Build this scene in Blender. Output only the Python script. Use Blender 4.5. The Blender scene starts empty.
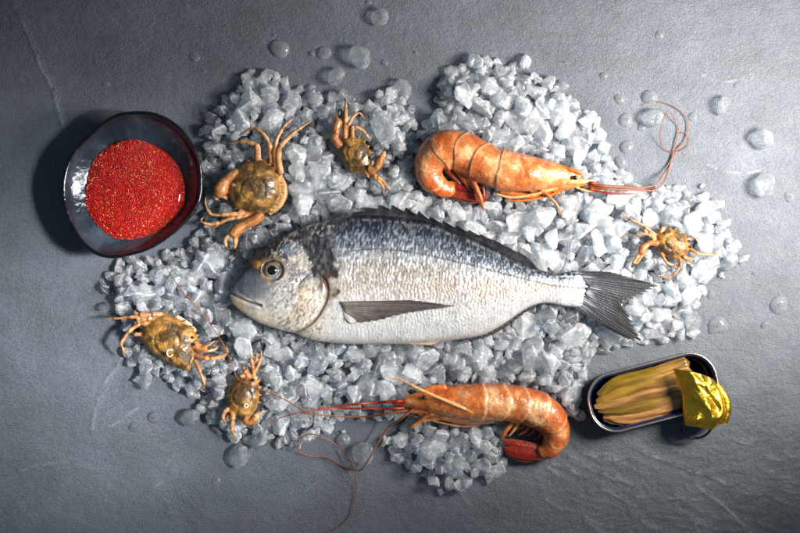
import bpy, bmesh, math, random
import numpy as np
from mathutils import Vector, Matrix, kdtree

# ---------------------------------------------------------------- basics
S = 0.0008            # metres for one unit of the layout
H = 1750.0            # camera height in layout units
rng = np.random.default_rng(7)
random.seed(7)
C = bpy.context.scene.collection
sc = bpy.context.scene


def lin(c):
    c = np.asarray(c, float) / 255.0
    return np.where(c <= 0.04045, c / 12.92, ((c + 0.055) / 1.055) ** 2.4)


_T = np.random.default_rng(3).random((257, 257))
_T[256] = _T[0]
_T[:, 256] = _T[:, 0]


def vn(x, y, s=0):
    x = np.asarray(x, float) + 37.3 * s
    y = np.asarray(y, float) + 91.7 * s
    fx, fy = np.floor(x), np.floor(y)
    ix, iy = fx.astype(int) % 256, fy.astype(int) % 256
    u, v = x - fx, y - fy
    u, v = u * u * (3 - 2 * u), v * v * (3 - 2 * v)
    a = _T[ix, iy] * (1 - u) + _T[ix + 1, iy] * u
    b = _T[ix, iy + 1] * (1 - u) + _T[ix + 1, iy + 1] * u
    return a * (1 - v) + b * v


def fbm(x, y, o=4, s=0):
    r, a, t = 0, 1.0, 0
    for k in range(o):
        r = r + a * vn(x * 2 ** k, y * 2 ** k, s + k)
        t += a
        a *= 0.5
    return r / t


def cr(P, n, closed=False):
    """smooth curve through P, resampled to n points of even spacing"""
    P = np.asarray(P, float)
    m = len(P)
    if closed:
        Q = np.vstack([P[-1], P, P[0], P[1]])
        segs = m
    else:
        Q = np.vstack([2 * P[0] - P[1], P, 2 * P[-1] - P[-2]])
        segs = m - 1
    out = []
    for i in range(segs):
        p0, p1, p2, p3 = Q[i:i + 4]
        t = np.linspace(0, 1, 24, endpoint=False)[:, None]
        out.append(0.5 * (2 * p1 + (p2 - p0) * t + (2 * p0 - 5 * p1 + 4 * p2 - p3) * t ** 2 + (3 * p1 - p0 - 3 * p2 + p3) * t ** 3))
    out.append((P[0] if closed else P[-1])[None])
    D = np.vstack(out)
    L = np.r_[0, np.cumsum(np.linalg.norm(np.diff(D[:, :3], axis=0), axis=1))]
    s = np.linspace(0, L[-1], n + 1)[:-1] if closed else np.linspace(0, L[-1], n)
    return np.stack([np.interp(s, L, D[:, k]) for k in range(D.shape[1])], 1)


def inpoly(x, y, P):
    P = np.asarray(P, float)
    r = np.zeros(np.shape(x), bool)
    j = len(P) - 1
    for i in range(len(P)):
        xi, yi = P[i]
        xj, yj = P[j]
        c = ((yi > y) != (yj > y)) & (x < (xj - xi) * (y - yi) / (yj - yi + 1e-12) + xi)
        r ^= c
        j = i
    return r


def dpoly(x, y, P):
    """distance from points to a polyline"""
    P = np.asarray(P, float)
    d = np.full(np.shape(x), 1e9)
    for a, b in zip(P[:-1], P[1:]):
        ab = b - a
        t = np.clip(((x - a[0]) * ab[0] + (y - a[1]) * ab[1]) / (ab @ ab + 1e-9), 0, 1)
        d = np.minimum(d, np.hypot(x - a[0] - t * ab[0], y - a[1] - t * ab[1]))
    return d


def sm(a, b, x):
    t = np.clip((x - a) / (b - a), 0, 1)
    return t * t * (3 - 2 * t)


# ---------------------------------------------------------------- objects
class Fr:
    """maps picture coordinates to layout units for a thing whose outline lies at height zm"""
    def __init__(s, cx, cy, zm, zb=0.0):
        s.f = 1 - zm / H
        s.o = np.array([(cx - 400) * s.f, (266.5 - cy) * s.f, zb])

    def __call__(s, P):
        P = np.atleast_2d(np.asarray(P, float))
        z = P[:, 2] if P.shape[1] > 2 else np.zeros(len(P))
        return np.stack([(P[:, 0] - 400) * s.f, (266.5 - P[:, 1]) * s.f, z], 1) - s.o


def tag(o, label=None, cat=None, group=None, kind=None):
    if label: o['label'] = label
    if cat: o['category'] = cat
    if group: o['group'] = group
    if kind: o['kind'] = kind
    return o


def empty(name, fr, label, cat, group=None):
    o = bpy.data.objects.new(name, None)
    o.empty_display_size = 0.01
    o.location = fr.o * S
    C.objects.link(o)
    return tag(o, label, cat, group)


def mk(name, V, F, mats, parent=None, col=None, smooth=True, loc=None, fm=None):
    me = bpy.data.meshes.new(name)
    V = np.asarray(V, float) * S
    me.from_pydata(V.tolist(), [], F.tolist() if isinstance(F, np.ndarray) else F)
    for m in (mats if isinstance(mats, (list, tuple)) else [mats]):
        me.materials.append(m)
    if fm is not None:
        me.polygons.foreach_set('material_index', np.asarray(fm, np.int32))
    finish(me, col, smooth)
    o = bpy.data.objects.new(name, me)
    if parent is not None: o.parent = parent
    if loc is not None: o.location = np.asarray(loc) * S
    C.objects.link(o)
    return o


def finish(me, col=None, smooth=True):
    if col is not None:
        a = me.color_attributes.new('Col', 'FLOAT_COLOR', 'POINT')
        c = np.ones((len(me.vertices), 4), np.float32)
        c[:, :3] = col
        a.data.foreach_set('color', c.ravel())
    me.polygons.foreach_set('use_smooth', np.full(len(me.polygons), smooth))
    me.update()


def grid_faces(n, m, close_m=False):
    i = np.arange(n - 1)[:, None]
    j = np.arange(m if close_m else m - 1)[None]
    j2 = (j + 1) % m
    return np.stack([i * m + j, (i + 1) * m + j, (i + 1) * m + j2, i * m + j2], -1).reshape(-1, 4)


def tube(P, R, n=40, seg=10, flat=1.0, smooth=True):
    """closed tapered tube through P (x,y,z), radii R, flat = height / width"""
    A = np.column_stack([np.asarray(P, float), np.asarray(R, float)])
    A = cr(A, n) if smooth else A
    n = len(A)
    p, r = A[:, :3], np.maximum(A[:, 3], 0.05)
    t = np.gradient(p, axis=0)
    t /= np.linalg.norm(t, axis=1)[:, None] + 1e-9
    side = np.stack([-t[:, 1], t[:, 0], 0 * t[:, 0]], 1)
    ln = np.linalg.norm(side, axis=1)
    for i in range(n):
        if ln[i] < 0.08: side[i] = side[i - 1] if i else (1, 0, 0)
    side /= np.linalg.norm(side, axis=1)[:, None] + 1e-9
    up = np.cross(t, side)
    a = np.linspace(0, 2 * np.pi, seg, endpoint=False)
    V = p[:, None] + r[:, None, None] * (np.cos(a)[None, :, None] * side[:, None] + flat * np.sin(a)[None, :, None] * up[:, None])
    V = V.reshape(-1, 3)
    F = grid_faces(n, seg, True).tolist()
    V = np.vstack([V, p[0] - t[0] * r[0] * .6, p[-1] + t[-1] * r[-1] * .6])
    k = len(V) - 2
    for j in range(seg):
        F.append([k, j, (j + 1) % seg])
        F.append([k + 1, (n - 1) * seg + (j + 1) % seg, (n - 1) * seg + j])
    return V, F


def ball(c, r, n=14, m=20):
    c = np.asarray(c, float)
    r = np.broadcast_to(np.asarray(r, float), (3,))
    th = np.linspace(0.0, np.pi, n)[1:-1]
    ph = np.linspace(0, 2 * np.pi, m, endpoint=False)
    V = np.stack([np.sin(th)[:, None] * np.cos(ph), np.sin(th)[:, None] * np.sin(ph), np.cos(th)[:, None] + 0 * ph], -1).reshape(-1, 3)
    V = np.vstack([V, (0, 0, 1), (0, 0, -1)])
    F = grid_faces(n - 2, m, True).tolist()
    k = len(V) - 2
    for j in range(m):
        F.append([k, j, (j + 1) % m])
        F.append([k + 1, (n - 3) * m + (j + 1) % m, (n - 3) * m + j])
    return V * r + c, F


def dome(outline, z0, h, under=0.4, rings=14, n=90, p=(2.4, .62)):
    """closed cushion over an outline (x,y): top h above z0, belly under*h below"""
    O = cr(outline, n, True)
    c = O.mean(0)
    rr = np.linspace(0, 1, rings + 1)[1:]
    top = [np.column_stack([c + (O - c) * r, np.full(n, z0 + h * (1 - r ** p[0]) ** p[1])]) for r in rr]
    bot = [np.column_stack([c + (O - c) * r, np.full(n, z0 - under * h * (1 - r ** p[0]) ** p[1])]) for r in rr[:-1][::-1]]
    V = np.vstack(top + bot + [np.array([[c[0], c[1], z0 + h]]), np.array([[c[0], c[1], z0 - under * h]])])
    R = len(top) + len(bot)
    F = grid_faces(R, n, True).tolist()
    k = len(V) - 2
    for j in range(n):
        F.append([k, j, (j + 1) % n])
        F.append([k + 1, (R - 1) * n + (j + 1) % n, (R - 1) * n + j])
    return V, F


def fuse(parts, voxel, it=4, disp=None):
    """parts: (V, F, colour) -> one continuous surface with the nearest part's colour at each vertex"""
    VV, FF, CC, k = [], [], [], 0
    for V, F, c in parts:
        VV.append(V)
        FF += [[i + k for i in f] for f in F]
        CC.append(np.broadcast_to(np.asarray(c, float), (len(V), 3)))
        k += len(V)
    VV, CC = np.vstack(VV), np.vstack(CC)
    me = bpy.data.meshes.new('tmp')
    me.from_pydata(VV.tolist(), [], FF)
    bm = bmesh.new()
    bm.from_mesh(me)
    bmesh.ops.recalc_face_normals(bm, faces=bm.faces)
    bm.to_mesh(me)
    bm.free()
    o = bpy.data.objects.new('tmp', me)
    C.objects.link(o)
    r = o.modifiers.new('r', 'REMESH')
    r.mode, r.voxel_size, r.adaptivity = 'VOXEL', voxel, 0.0
    s = o.modifiers.new('s', 'SMOOTH')
    s.factor, s.iterations = 0.5, it
    dg = bpy.context.evaluated_depsgraph_get()
    dg.update()
    out = bpy.data.meshes.new_from_object(o.evaluated_get(dg))
    bpy.data.objects.remove(o)
    bpy.data.meshes.remove(me)
    V = np.empty(len(out.vertices) * 3)
    out.vertices.foreach_get('co', V)
    V = V.reshape(-1, 3)
    kd = kdtree.KDTree(len(VV))
    for i, p in enumerate(VV): kd.insert(p, i)
    kd.balance()
    col = np.empty((len(V), 3))
    for i, p in enumerate(V):
        near = kd.find_n(p, 3)
        w = np.array([1 / (q[2] + .3) for q in near])
        col[i] = (CC[[q[1] for q in near]] * w[:, None]).sum(0) / w.sum()
    if disp is not None: V = disp(V)
    return out, V, col


def put(name, out, V, col, mat, parent, loc=None):
    out.vertices.foreach_set('co', (V * S).ravel())
    out.name = name
    out.materials.clear()
    out.materials.append(mat)
    finish(out, col)
    o = bpy.data.objects.new(name, out)
    o.parent = parent
    C.objects.link(o)
    return o


# ---------------------------------------------------------------- materials
def mat(name, col=(.5, .5, .5), attr=False, rough=.5, spec=.5, metal=0., var=0., vs=8., var2=0., vs2=2., bump=(), coat=0.,
        sss=0., sssr=(1, .4, .2), ssss=.004, trans=0., ior=1.45, rvar=0., stretch=None, cell=None):
    m = bpy.data.materials.new(name)
    m.use_nodes = True
    nt = m.node_tree
    N, L = nt.nodes, nt.links
    b = N['Principled BSDF']
    tc = N.new('ShaderNodeTexCoord')
    src = tc.outputs['Object']
    if stretch:
        mp = N.new('ShaderNodeMapping')
        mp.inputs['Scale'].default_value = stretch
        L.new(src, mp.inputs['Vector'])
        src = mp.outputs['Vector']

    def noi(px, detail=4, rough_=.55):
        n = N.new('ShaderNodeTexNoise')
        n.inputs['Scale'].default_value = 1 / (px * S)
        n.inputs['Detail'].default_value = detail
        n.inputs['Roughness'].default_value = rough_
        L.new(src, n.inputs['Vector'])
        return n.outputs['Fac']

    if attr:
        a = N.new('ShaderNodeAttribute')
        a.attribute_name = 'Col'
        c = a.outputs['Color']
    else:
        rgb = N.new('ShaderNodeRGB')
        rgb.outputs[0].default_value = (*col, 1)
        c = rgb.outputs[0]
    for amt, px in ((var, vs), (var2, vs2)):
        if amt:
            mr = N.new('ShaderNodeMapRange')
            mr.inputs['From Min'].default_value, mr.inputs['From Max'].default_value = .3, .7
            mr.inputs['To Min'].default_value, mr.inputs['To Max'].default_value = 1 - amt, 1 + amt
            L.new(noi(px), mr.inputs['Value'])
            mu = N.new('ShaderNodeVectorMath')
            mu.operation = 'SCALE'
            L.new(c, mu.inputs[0])
            L.new(mr.outputs[0], mu.inputs['Scale'])
            c = mu.outputs[0]
    if cell:
        px, st, amt = cell
        mp2 = N.new('ShaderNodeMapping')
        mp2.inputs['Scale'].default_value = st
        L.new(tc.outputs['Object'], mp2.inputs['Vector'])
        vo = N.new('ShaderNodeTexVoronoi')
        vo.inputs['Scale'].default_value = 1 / (px * S)
        L.new(mp2.outputs['Vector'], vo.inputs['Vector'])
        sp = N.new('ShaderNodeSeparateColor')
        L.new(vo.outputs['Color'], sp.inputs[0])
        mr = N.new('ShaderNodeMapRange')
        mr.inputs['To Min'].default_value, mr.inputs['To Max'].default_value = 1 - amt, 1 + amt
        L.new(sp.outputs[0], mr.inputs['Value'])
        mu = N.new('ShaderNodeVectorMath')
        mu.operation = 'SCALE'
        L.new(c, mu.inputs[0])
        L.new(mr.outputs[0], mu.inputs['Scale'])
        c = mu.outputs[0]
    L.new(c, b.inputs['Base Color'])
    b.inputs['Roughness'].default_value = rough
    if rvar:
        mr = N.new('ShaderNodeMapRange')
        mr.inputs['From Min'].default_value, mr.inputs['From Max'].default_value = .3, .7
        mr.inputs['To Min'].default_value, mr.inputs['To Max'].default_value = max(rough - rvar, .02), rough + rvar
        L.new(noi(vs * .7), mr.inputs['Value'])
        L.new(mr.outputs[0], b.inputs['Roughness'])
    b.inputs['Specular IOR Level'].default_value = spec
    b.inputs['Metallic'].default_value = metal
    b.inputs['Coat Weight'].default_value = coat
    b.inputs['Coat Roughness'].default_value = .08
    b.inputs['IOR'].default_value = ior
    b.inputs['Transmission Weight'].default_value = trans
    if sss:
        b.inputs['Subsurface Weight'].default_value = sss
        b.inputs['Subsurface Radius'].default_value = sssr
        b.inputs['Subsurface Scale'].default_value = ssss
    prev = None
    for kind, px, amt in bump:
        bp = N.new('ShaderNodeBump')
        bp.inputs['Strength'].default_value = 1
        bp.inputs['Distance'].default_value = amt * S
        if kind == 'noise':
            L.new(noi(px), bp.inputs['Height'])
        else:
            v = N.new('ShaderNodeTexVoronoi')
            v.feature = 'F1'
            v.inputs['Scale'].default_value = 1 / (px * S)
            L.new(src, v.inputs['Vector'])
            L.new(v.outputs['Distance'], bp.inputs['Height'])
        if prev: L.new(prev, bp.inputs['Normal'])
        prev = bp.outputs['Normal']
    if prev: L.new(prev, b.inputs['Normal'])
    return m


def ice_mat(name, milk, tint, rough, bumpy=.25, clear=.24, frost_glint=.75):
    m = bpy.data.materials.new(name)
    m.use_nodes = True
    nt = m.node_tree
    N, L = nt.nodes, nt.links
    b = N['Principled BSDF']
    out = N['Material Output']
    tc = N.new('ShaderNodeTexCoord')
    gi = N.new('ShaderNodeObjectInfo')
    ad = N.new('ShaderNodeVectorMath')
    ad.operation = 'ADD'
    L.new(tc.outputs['Object'], ad.inputs[0])
    L.new(gi.outputs['Random'], ad.inputs[1])
    n1 = N.new('ShaderNodeTexNoise')
    n1.inputs['Scale'].default_value = 1.6
    n1.inputs['Detail'].default_value = 5
    n1.inputs['Roughness'].default_value = .6
    L.new(ad.outputs[0], n1.inputs['Vector'])
    b.inputs['Base Color'].default_value = (*tint, 1)
    b.inputs['Roughness'].default_value = rough
    b.inputs['IOR'].default_value = 1.31
    b.inputs['Transmission Weight'].default_value = 1
    n2 = N.new('ShaderNodeTexNoise')
    n2.inputs['Scale'].default_value = 7
    n2.inputs['Detail'].default_value = 4
    L.new(ad.outputs[0], n2.inputs['Vector'])
    bp = N.new('ShaderNodeBump')
    bp.inputs['Strength'].default_value = bumpy
    bp.inputs['Distance'].default_value = .12
    L.new(n2.outputs['Fac'], bp.inputs['Height'])
    L.new(bp.outputs['Normal'], b.inputs['Normal'])
    mx = N.new('ShaderNodeBsdfPrincipled')
    mx.inputs['Base Color'].default_value = (.86, .925, 1, 1)
    mx.inputs['Roughness'].default_value = rough + .08
    mx.inputs['IOR'].default_value = 1.31
    mx.inputs['Subsurface Weight'].default_value = 1
    mx.inputs['Subsurface Radius'].default_value = (.8, .95, 1.0)
    mx.inputs['Subsurface Scale'].default_value = .013
    L.new(bp.outputs['Normal'], mx.inputs['Normal'])
    mr = N.new('ShaderNodeMapRange')
    mr.inputs['From Min'].default_value, mr.inputs['From Max'].default_value = .35, .65
    mr.inputs['To Min'].default_value, mr.inputs['To Max'].default_value = milk[0], milk[1]
    L.new(n1.outputs['Fac'], mr.inputs['Value'])
    ge = N.new('ShaderNodeNewGeometry')
    pe = N.new('ShaderNodeMapRange')
    pe.interpolation_type = 'SMOOTHSTEP'
    pe.inputs['From Min'].default_value, pe.inputs['From Max'].default_value = .505, .57
    pe.inputs['To Max'].default_value = frost_glint  # edge frost, whitened further to put edge highlights into the ice
    L.new(ge.outputs['Pointiness'], pe.inputs['Value'])
    sm_ = N.new('ShaderNodeMath')
    sm_.use_clamp = True
    L.new(mr.outputs[0], sm_.inputs[0])
    L.new(pe.outputs[0], sm_.inputs[1])
    m2 = N.new('ShaderNodeMixShader')
    L.new(sm_.outputs[0], m2.inputs[0])
    L.new(b.outputs[0], m2.inputs[1])
    L.new(mx.outputs[0], m2.inputs[2])
    tr = N.new('ShaderNodeBsdfTransparent')
    tr.inputs['Color'].default_value = (.93, .97, 1, 1)
    m3 = N.new('ShaderNodeMixShader')
    m3.inputs[0].default_value = clear
    L.new(m2.outputs[0], m3.inputs[1])
    L.new(tr.outputs[0], m3.inputs[2])
    L.new(m3.outputs[0], out.inputs['Surface'])
    return m


M_ice = [ice_mat('ice_cloudy', (.22, .58), (.95, .98, 1), .10, .22, .26), ice_mat('ice_clear', (.06, .32), (.95, .98, 1), .06, .2, .34),
         ice_mat('ice_melting', (.08, .2), (.95, .98, 1), .05, .18, .34, .2), ice_mat('ice_white', (.32, .72), (.95, .97, .99), .14, .25, .18)]
M_water = ice_mat('water', (.15, .22), (.97, .98, 1), .02, 0, .34, 0)
M_fish = mat('fish_skin', attr=True, rough=.36, spec=.6, metal=.18, rvar=.12, vs=6, var=.12, var2=.16, vs2=1.4,
             bump=[('noise', 1.8, .35)], coat=.25, stretch=(1.15, .7, .6))
M_fin = mat('fin_membrane', attr=True, rough=.42, spec=.5, var=.2, vs=5, bump=[('noise', 1.6, .5)])
M_fin_thin = mat('fin_thin', attr=True, rough=.35, spec=.5, var=.2, vs=5, bump=[('noise', 1.6, .4)])
_nt = M_fin_thin.node_tree
_mx, _tr = _nt.nodes.new('ShaderNodeMixShader'), _nt.nodes.new('ShaderNodeBsdfTransparent')
_mx.inputs[0].default_value = .2
_nt.links.new(_nt.nodes['Principled BSDF'].outputs[0], _mx.inputs[1])
_nt.links.new(_tr.outputs[0], _mx.inputs[2])
_nt.links.new(_mx.outputs[0], _nt.nodes['Material Output'].inputs['Surface'])
M_eye = mat('eye_wet', attr=True, rough=.06, spec=.6, coat=1)
M_crab = mat('crab_shell', attr=True, rough=.42, spec=.5, var=.3, vs=7, var2=.5, vs2=1.7, bump=[('noise', 4, .5), ('voronoi', 2.2, -.25), ('noise', 1.2, .45)], coat=.28, rvar=.15)
M_shrimp = mat('shrimp_shell', attr=True, rough=.26, spec=.6, var=.14, vs=10, var2=.24, vs2=2.2, bump=[('noise', 6, .9), ('noise', 1.6, .35)], coat=.3,
               rvar=.12, sss=.3, ssss=.004)
M_anten = mat('antenna', lin((122, 66, 30)), rough=.4, var=.2, vs=20)
M_anten_red = mat('antenna_red', lin((138, 44, 18)), rough=.35, var=.3, vs=14)
M_glaze = mat('black_glaze', attr=True, rough=.2, spec=.5, coat=.3, var=.2, vs=22, var2=.15, vs2=5, bump=[('noise', 20, 2.4), ('noise', 5, .25)], rvar=.06)
M_roe = mat('roe', attr=True, rough=.06, spec=.7, trans=.3, ior=1.4, coat=1., sss=.2, ssss=.0015)
M_sauce = mat('roe_base', lin((120, 12, 6)), rough=.3)
M_navy = mat('navy_lacquer', lin((14, 34, 70)), rough=.25, coat=.4, var=.15, vs=10)
M_tinout = mat('tin_outside', lin((70, 42, 22)), rough=.3, metal=.6)
M_rim = mat('rim_metal', lin((205, 185, 165)), rough=.25, metal=.9, bump=[('noise', 5, .3)])
M_gold = mat('gold_foil', lin((236, 188, 62)), rough=.33, metal=1, bump=[('noise', 9, 1.6)], var=.08, vs=6)
M_ring = mat('ring_dark', lin((24, 26, 30)), rough=.3, metal=.5)
M_fillet = mat('fillet', attr=True, rough=.22, spec=.6, coat=.8, var=.22, vs=9, bump=[('noise', 4, .7)], sss=.2, ssss=.002,
               stretch=(.35, 1, 1))
M_white = mat('tube_white', lin((215, 205, 190)), rough=.5)

# ---------------------------------------------------------------- slate
def slate():
    xs = np.r_[np.linspace(-1000, -440, 15)[:-1], np.arange(-440, 440.1, 1.6), np.linspace(440, 1000, 15)[1:]]
    ys = np.r_[np.linspace(-1000, -300, 15)[:-1], np.arange(-300, 300.1, 1.6), np.linspace(300, 1000, 15)[1:]]
    X, Y = np.meshgrid(xs, ys, indexing='ij')
    px, py = X + 400, 266.5 - Y
    a = math.radians(35)
    u, v = px * math.cos(a) + py * math.sin(a), -px * math.sin(a) + py * math.cos(a)
    z = .5 * (fbm(u / 7, v / 4.2, 3, 1) - .5) + 1.0 * (fbm(u / 46, v / 30, 3, 5) - .5) + 2.2 * (fbm(px / 160, py / 120, 2, 9) - .5)
    # flaky cleft steps, strongest at lower right
    st = fbm(px / 80 + .5 * fbm(px / 16, py / 16, 4, 21), py / 34 + .25 * fbm(px / 12, py / 12, 3, 25), 4, 13)
    w = .25 + .75 * sm(380, 700, px) * sm(330, 480, py)
    z += w * .8 * (np.floor(st * 11) / 11 * 6 - st * 6 + sm(.25, .75, (st * 11) % 1))
    light = np.zeros_like(z)
    cracks = [([(12, 0), (25, 25), (31, 40), (38, 55), (41, 68), (50, 82), (58, 108), (66, 132)], 1.0), ([(182, -5), (190, 10), (198, 24)], .4),
              ([(625, 441), (632, 446), (654, 456), (677, 464), (695, 472), (712, 476), (727, 484)], 1.0), ([(712, 496), (729, 510), (751, 533)], 1.0),
              ([(590, 455), (600, 457.5), (620, 460)], .8), ([(596, 470), (602, 473), (617, 480)], .8), ([(637, 496), (668, 497), (700, 500)], .6),
              ([(603, 489), (620, 497), (638, 507)], .7), ([(548, 467), (556, 472), (563, 480)], .9), ([(552, 463), (566, 467), (578, 474)], .8),
              ([(569, 454), (580, 460), (591, 468)], .7), ([(123, 357), (108, 380), (98, 400), (92, 430)], .5), ([(175, 470), (163, 481), (151, 490)], .6),
              ([(702, 75), (720, 82), (745, 80)], .6), ([(685, 153), (705, 163), (730, 172), (755, 173), (772, 164)], .6), ([(755, 113), (768, 128)], .7),
              ([(660, 500), (690, 520), (700, 533)], .4), ([(470, 505), (462, 495), (455, 480)], .5), ([(20, 470), (60, 462), (100, 470)], .3)]
    cr_rng = np.random.default_rng(4)
    for _ in range(46):
        x0, y0 = cr_rng.uniform(540, 800), cr_rng.uniform(425, 533)
        if cr_rng.random() < .25: x0, y0 = cr_rng.uniform(0, 330), cr_rng.uniform(400, 533)
        ln, an = cr_rng.uniform(8, 38), math.radians(cr_rng.normal(24, 9) if x0 > 400 else cr_rng.normal(-38, 14))
        cracks.append(([(x0, y0), (x0 + ln * .5 * math.cos(an), y0 + ln * .5 * math.sin(an) + cr_rng.normal() * 1.5), (x0 + ln * math.cos(an), y0 + ln * math.sin(an))], cr_rng.uniform(.2, .6)))
    wob = 2.4 * (fbm(px / 9, py / 9, 3, 31) - .5)
    for P, k in cracks:
        P = cr(np.array(P, float), 40 if k > .6 else 12)
        d = np.abs(dpoly(px + wob * 1.6, py + wob * 1.2, P))
        w2 = .6 + .4 * fbm(px / 6, py / 6, 2, 44)
        z += k * (1.1 * np.exp(-((d - 1.2) / 1.2) ** 2) - 1.0 * np.exp(-(d / .8) ** 2)) * w2
        light = np.maximum(light, k * np.exp(-(d / .85) ** 2) * w2 * sm(.3, .5, fbm(px / 11, py / 11, 2, 48)))
    edge = np.maximum(np.abs(X) - 440, np.abs(Y) - 300)
    z = np.where(edge > 0, z * np.exp(-np.maximum(edge, 0) / 40), z) - 1.0
    base = lin((85, 89, 95))
    mottle = (fbm(px / 60, py / 50, 4, 61) - .5)[..., None]
    col = base * (1 + .5 * mottle) * np.array([1, 1, 1]) + light[..., None] * .2
    return mk('slate_surface', np.stack([X, Y, z], -1).reshape(-1, 3), grid_faces(len(xs), len(ys)), M_slate, None, np.clip(col, 0, 1).reshape(-1, 3))


M_slate = mat('slate', attr=True, rough=.52, spec=.55, var=.10, vs=40, var2=.3, vs2=1.6, bump=[('noise', 4.5, .35), ('noise', 1.6, .8)], rvar=.1, stretch=(1, 1.25, 1))
sl = slate()
tag(sl, 'dark blue-grey slate surface with pale hairline cracks under everything', 'slate', None, 'structure')
hm_block = []      # outlines that the ice must stay out of: (polygon, height kept free from)
solids = []        # objects the ice must not run into

# ---------------------------------------------------------------- sea bream
def sea_bream():
    fr = Fr(410, 280, 34, 0)
    root = empty('sea_bream', fr, 'whole silver sea bream with dark back lying across the crushed ice', 'fish')
    top = np.array([(229.5, 291), (231, 286), (234, 280.5), (244.5, 266.8), (257, 256.5), (272.7, 243), (288.3, 233.9), (304, 227), (319.6, 222), (335, 218), (351, 215.1), (382, 215.5),
                    (413, 219), (430, 222.5), (461, 233), (492, 247), (524, 263.5), (545, 271), (560, 273), (577, 271), (587, 274), (594, 281)])
    bot = np.array([(229.5, 293), (230.5, 298), (233.5, 304), (244.5, 314), (260, 323), (279, 329.6), (294.6, 333.5), (313, 340), (344, 343.5), (382, 344), (423, 343.5), (461, 339),
                    (483, 334.5), (502, 325), (524, 310), (539, 304), (552, 303.5), (564, 306), (579, 307), (588, 303), (594, 290)])
    xs = np.r_[229.6 + np.linspace(0, 1, 24)[:-1] ** 2 * 14, np.linspace(243.6, 580, 680), 580 + 13.8 * np.linspace(0, 1, 26)[1:]]
    tc, bc = cr(top, 900), cr(bot, 900)
    yt = np.interp(xs, np.maximum.accumulate(tc[:, 0]), tc[:, 1])
    yb = np.interp(xs, np.maximum.accumulate(bc[:, 0]), bc[:, 1])
    wx = np.interp(xs, [229, 231, 236, 245, 258, 275, 300, 340, 400, 460, 510, 545, 575, 588, 594], [1.0, 4, 8, 13, 18, 21.5, 24.5, 26, 26, 23, 17, 10.5, 6, 3, .6])
    zc = np.interp(xs, [229, 300, 480, 594], [36, 35, 34, 29])
    vt = np.linspace(0, np.pi, 300)
    vb = np.linspace(np.pi, 2 * np.pi, 40)[1:-1]
    v = np.r_[vt, vb]
    cv, sv = np.cos(v), np.sin(v)
    s = np.sign(sv) * np.abs(sv) ** .85
    yc, hh = (yt + yb) / 2, (yb - yt) / 2
    X = np.repeat(xs[:, None], len(v), 1)
    Y = yc[:, None] - hh[:, None] * cv[None]      # v=0 at the back
    Zr = s[None]
    # bulge: thickest a little above the middle
    Z = zc[:, None] + wx[:, None] * Zr
    up = np.clip(sv, 0, 1)[None] ** .5
    # relief
    gill = cr(np.array([(300, 283), (313, 272), (325, 279), (328.5, 291), (326, 303), (317, 318), (305, 328), (292, 334)]), 80)
    gill_in = cr(np.array([(296, 282), (300, 296), (293, 310), (282, 317), (268, 319)]), 60)
    mouth = cr(np.array([(228, 292), (238, 296.5), (250, 301.5), (262, 305)]), 50)
    d_g, d_gi, d_m = dpoly(X, Y, gill), dpoly(X, Y, gill_in), dpoly(X, Y, mouth)
    in_g = inpoly(X, Y, np.vstack([gill, [(240, 345), (225, 300), (250, 255), (300, 270)]]))
    Z += up * (1.8 * in_g * sm(0, 5, d_g) * sm(270, 292, Y) * sm(262, 290, X) - 2.0 * np.exp(-(d_g / 1.2) ** 2) * sm(268, 282, Y))
    Z -= up * (.5 * np.exp(-(d_gi / 2.0) ** 2))
    Z -= up * (1.8 * np.exp(-(d_m / 1.0) ** 2)) - up * .5 * np.exp(-((d_m - 3.2) / 2.2) ** 2)
    jaw = cr(np.array([(240, 292), (252, 299), (263, 308), (258, 310)]), 40)
    Z -= up * .6 * np.exp(-(dpoly(X, Y, jaw) / 1.5) ** 2)
    ex, ey = 274.2, 270.3
    de = np.hypot(X - ex, (Y - ey) * 1.05)
    Z += up * (.7 * np.exp(-((de - 13) / 2.6) ** 2) - 2.2 * sm(11.6, 9.8, de))
    nb = np.hypot(X - 258.5, Y - 264.5)
    Z += up * 1.8 * np.exp(-(nb / 4) ** 2)
    lat = cr(np.array([(335, 257), (354, 251), (382, 249.3), (413, 252.5), (430, 256), (457, 262), (477, 266.5), (524, 279), (555, 286), (588, 289)]), 120)
    d_l = dpoly(X, Y, lat)
    Z -= up * .5 * np.exp(-(d_l / .9) ** 2)
    Z += up * .9 * (fbm(X / 16, Y / 10, 3, 3) - .5) * sm(300, 340, X)
    # overlapping scales
    sa = X / 3.5 + 2.6 * (fbm(X / 15, Y / 11, 3, 33) - .5)
    si = np.floor(sa)
    sb = Y / 4.6 + .5 * (si % 2) + 2.4 * fbm(X / 16, Y / 13, 3, 37)
    sj = np.floor(sb)
    la, lb = sa - si, sb - sj - .5
    rim_ = la - .55 * (2 * lb) ** 2 * .5
    srnd = _T[(si.astype(int) * 7 + 13) % 256, (sj.astype(int) * 11 + 5) % 256]
    srnd2 = _T[(si.astype(int) * 5 + 91) % 256, (sj.astype(int) * 3 + 57) % 256]
    cm = np.exp(-((la - .5) / .38) ** 2 - (lb / .40) ** 2)
    sc_w = sm(326, 350, X + 10 * (fbm(X / 12, Y / 12, 2, 5) - .5)) * sm(592, 570, X) * np.clip(np.sin(np.clip(v, 0, np.pi)), 0, 1)[None] ** .5
    Z += sc_w * (.16 * rim_ + (.9 * (srnd - .5) * (la - .5) + .7 * (srnd2 - .5) * lb) * cm + .3 * cm)
    # colour
    t = (Y - yt[:, None]) / (yb - yt)[:, None]
    tt = t + .05 * (fbm(X / 26, Y / 20, 3, 2) - .5)
    key = [0, .05, .13, .22, .30, .40, .55, .7, 1]
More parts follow.
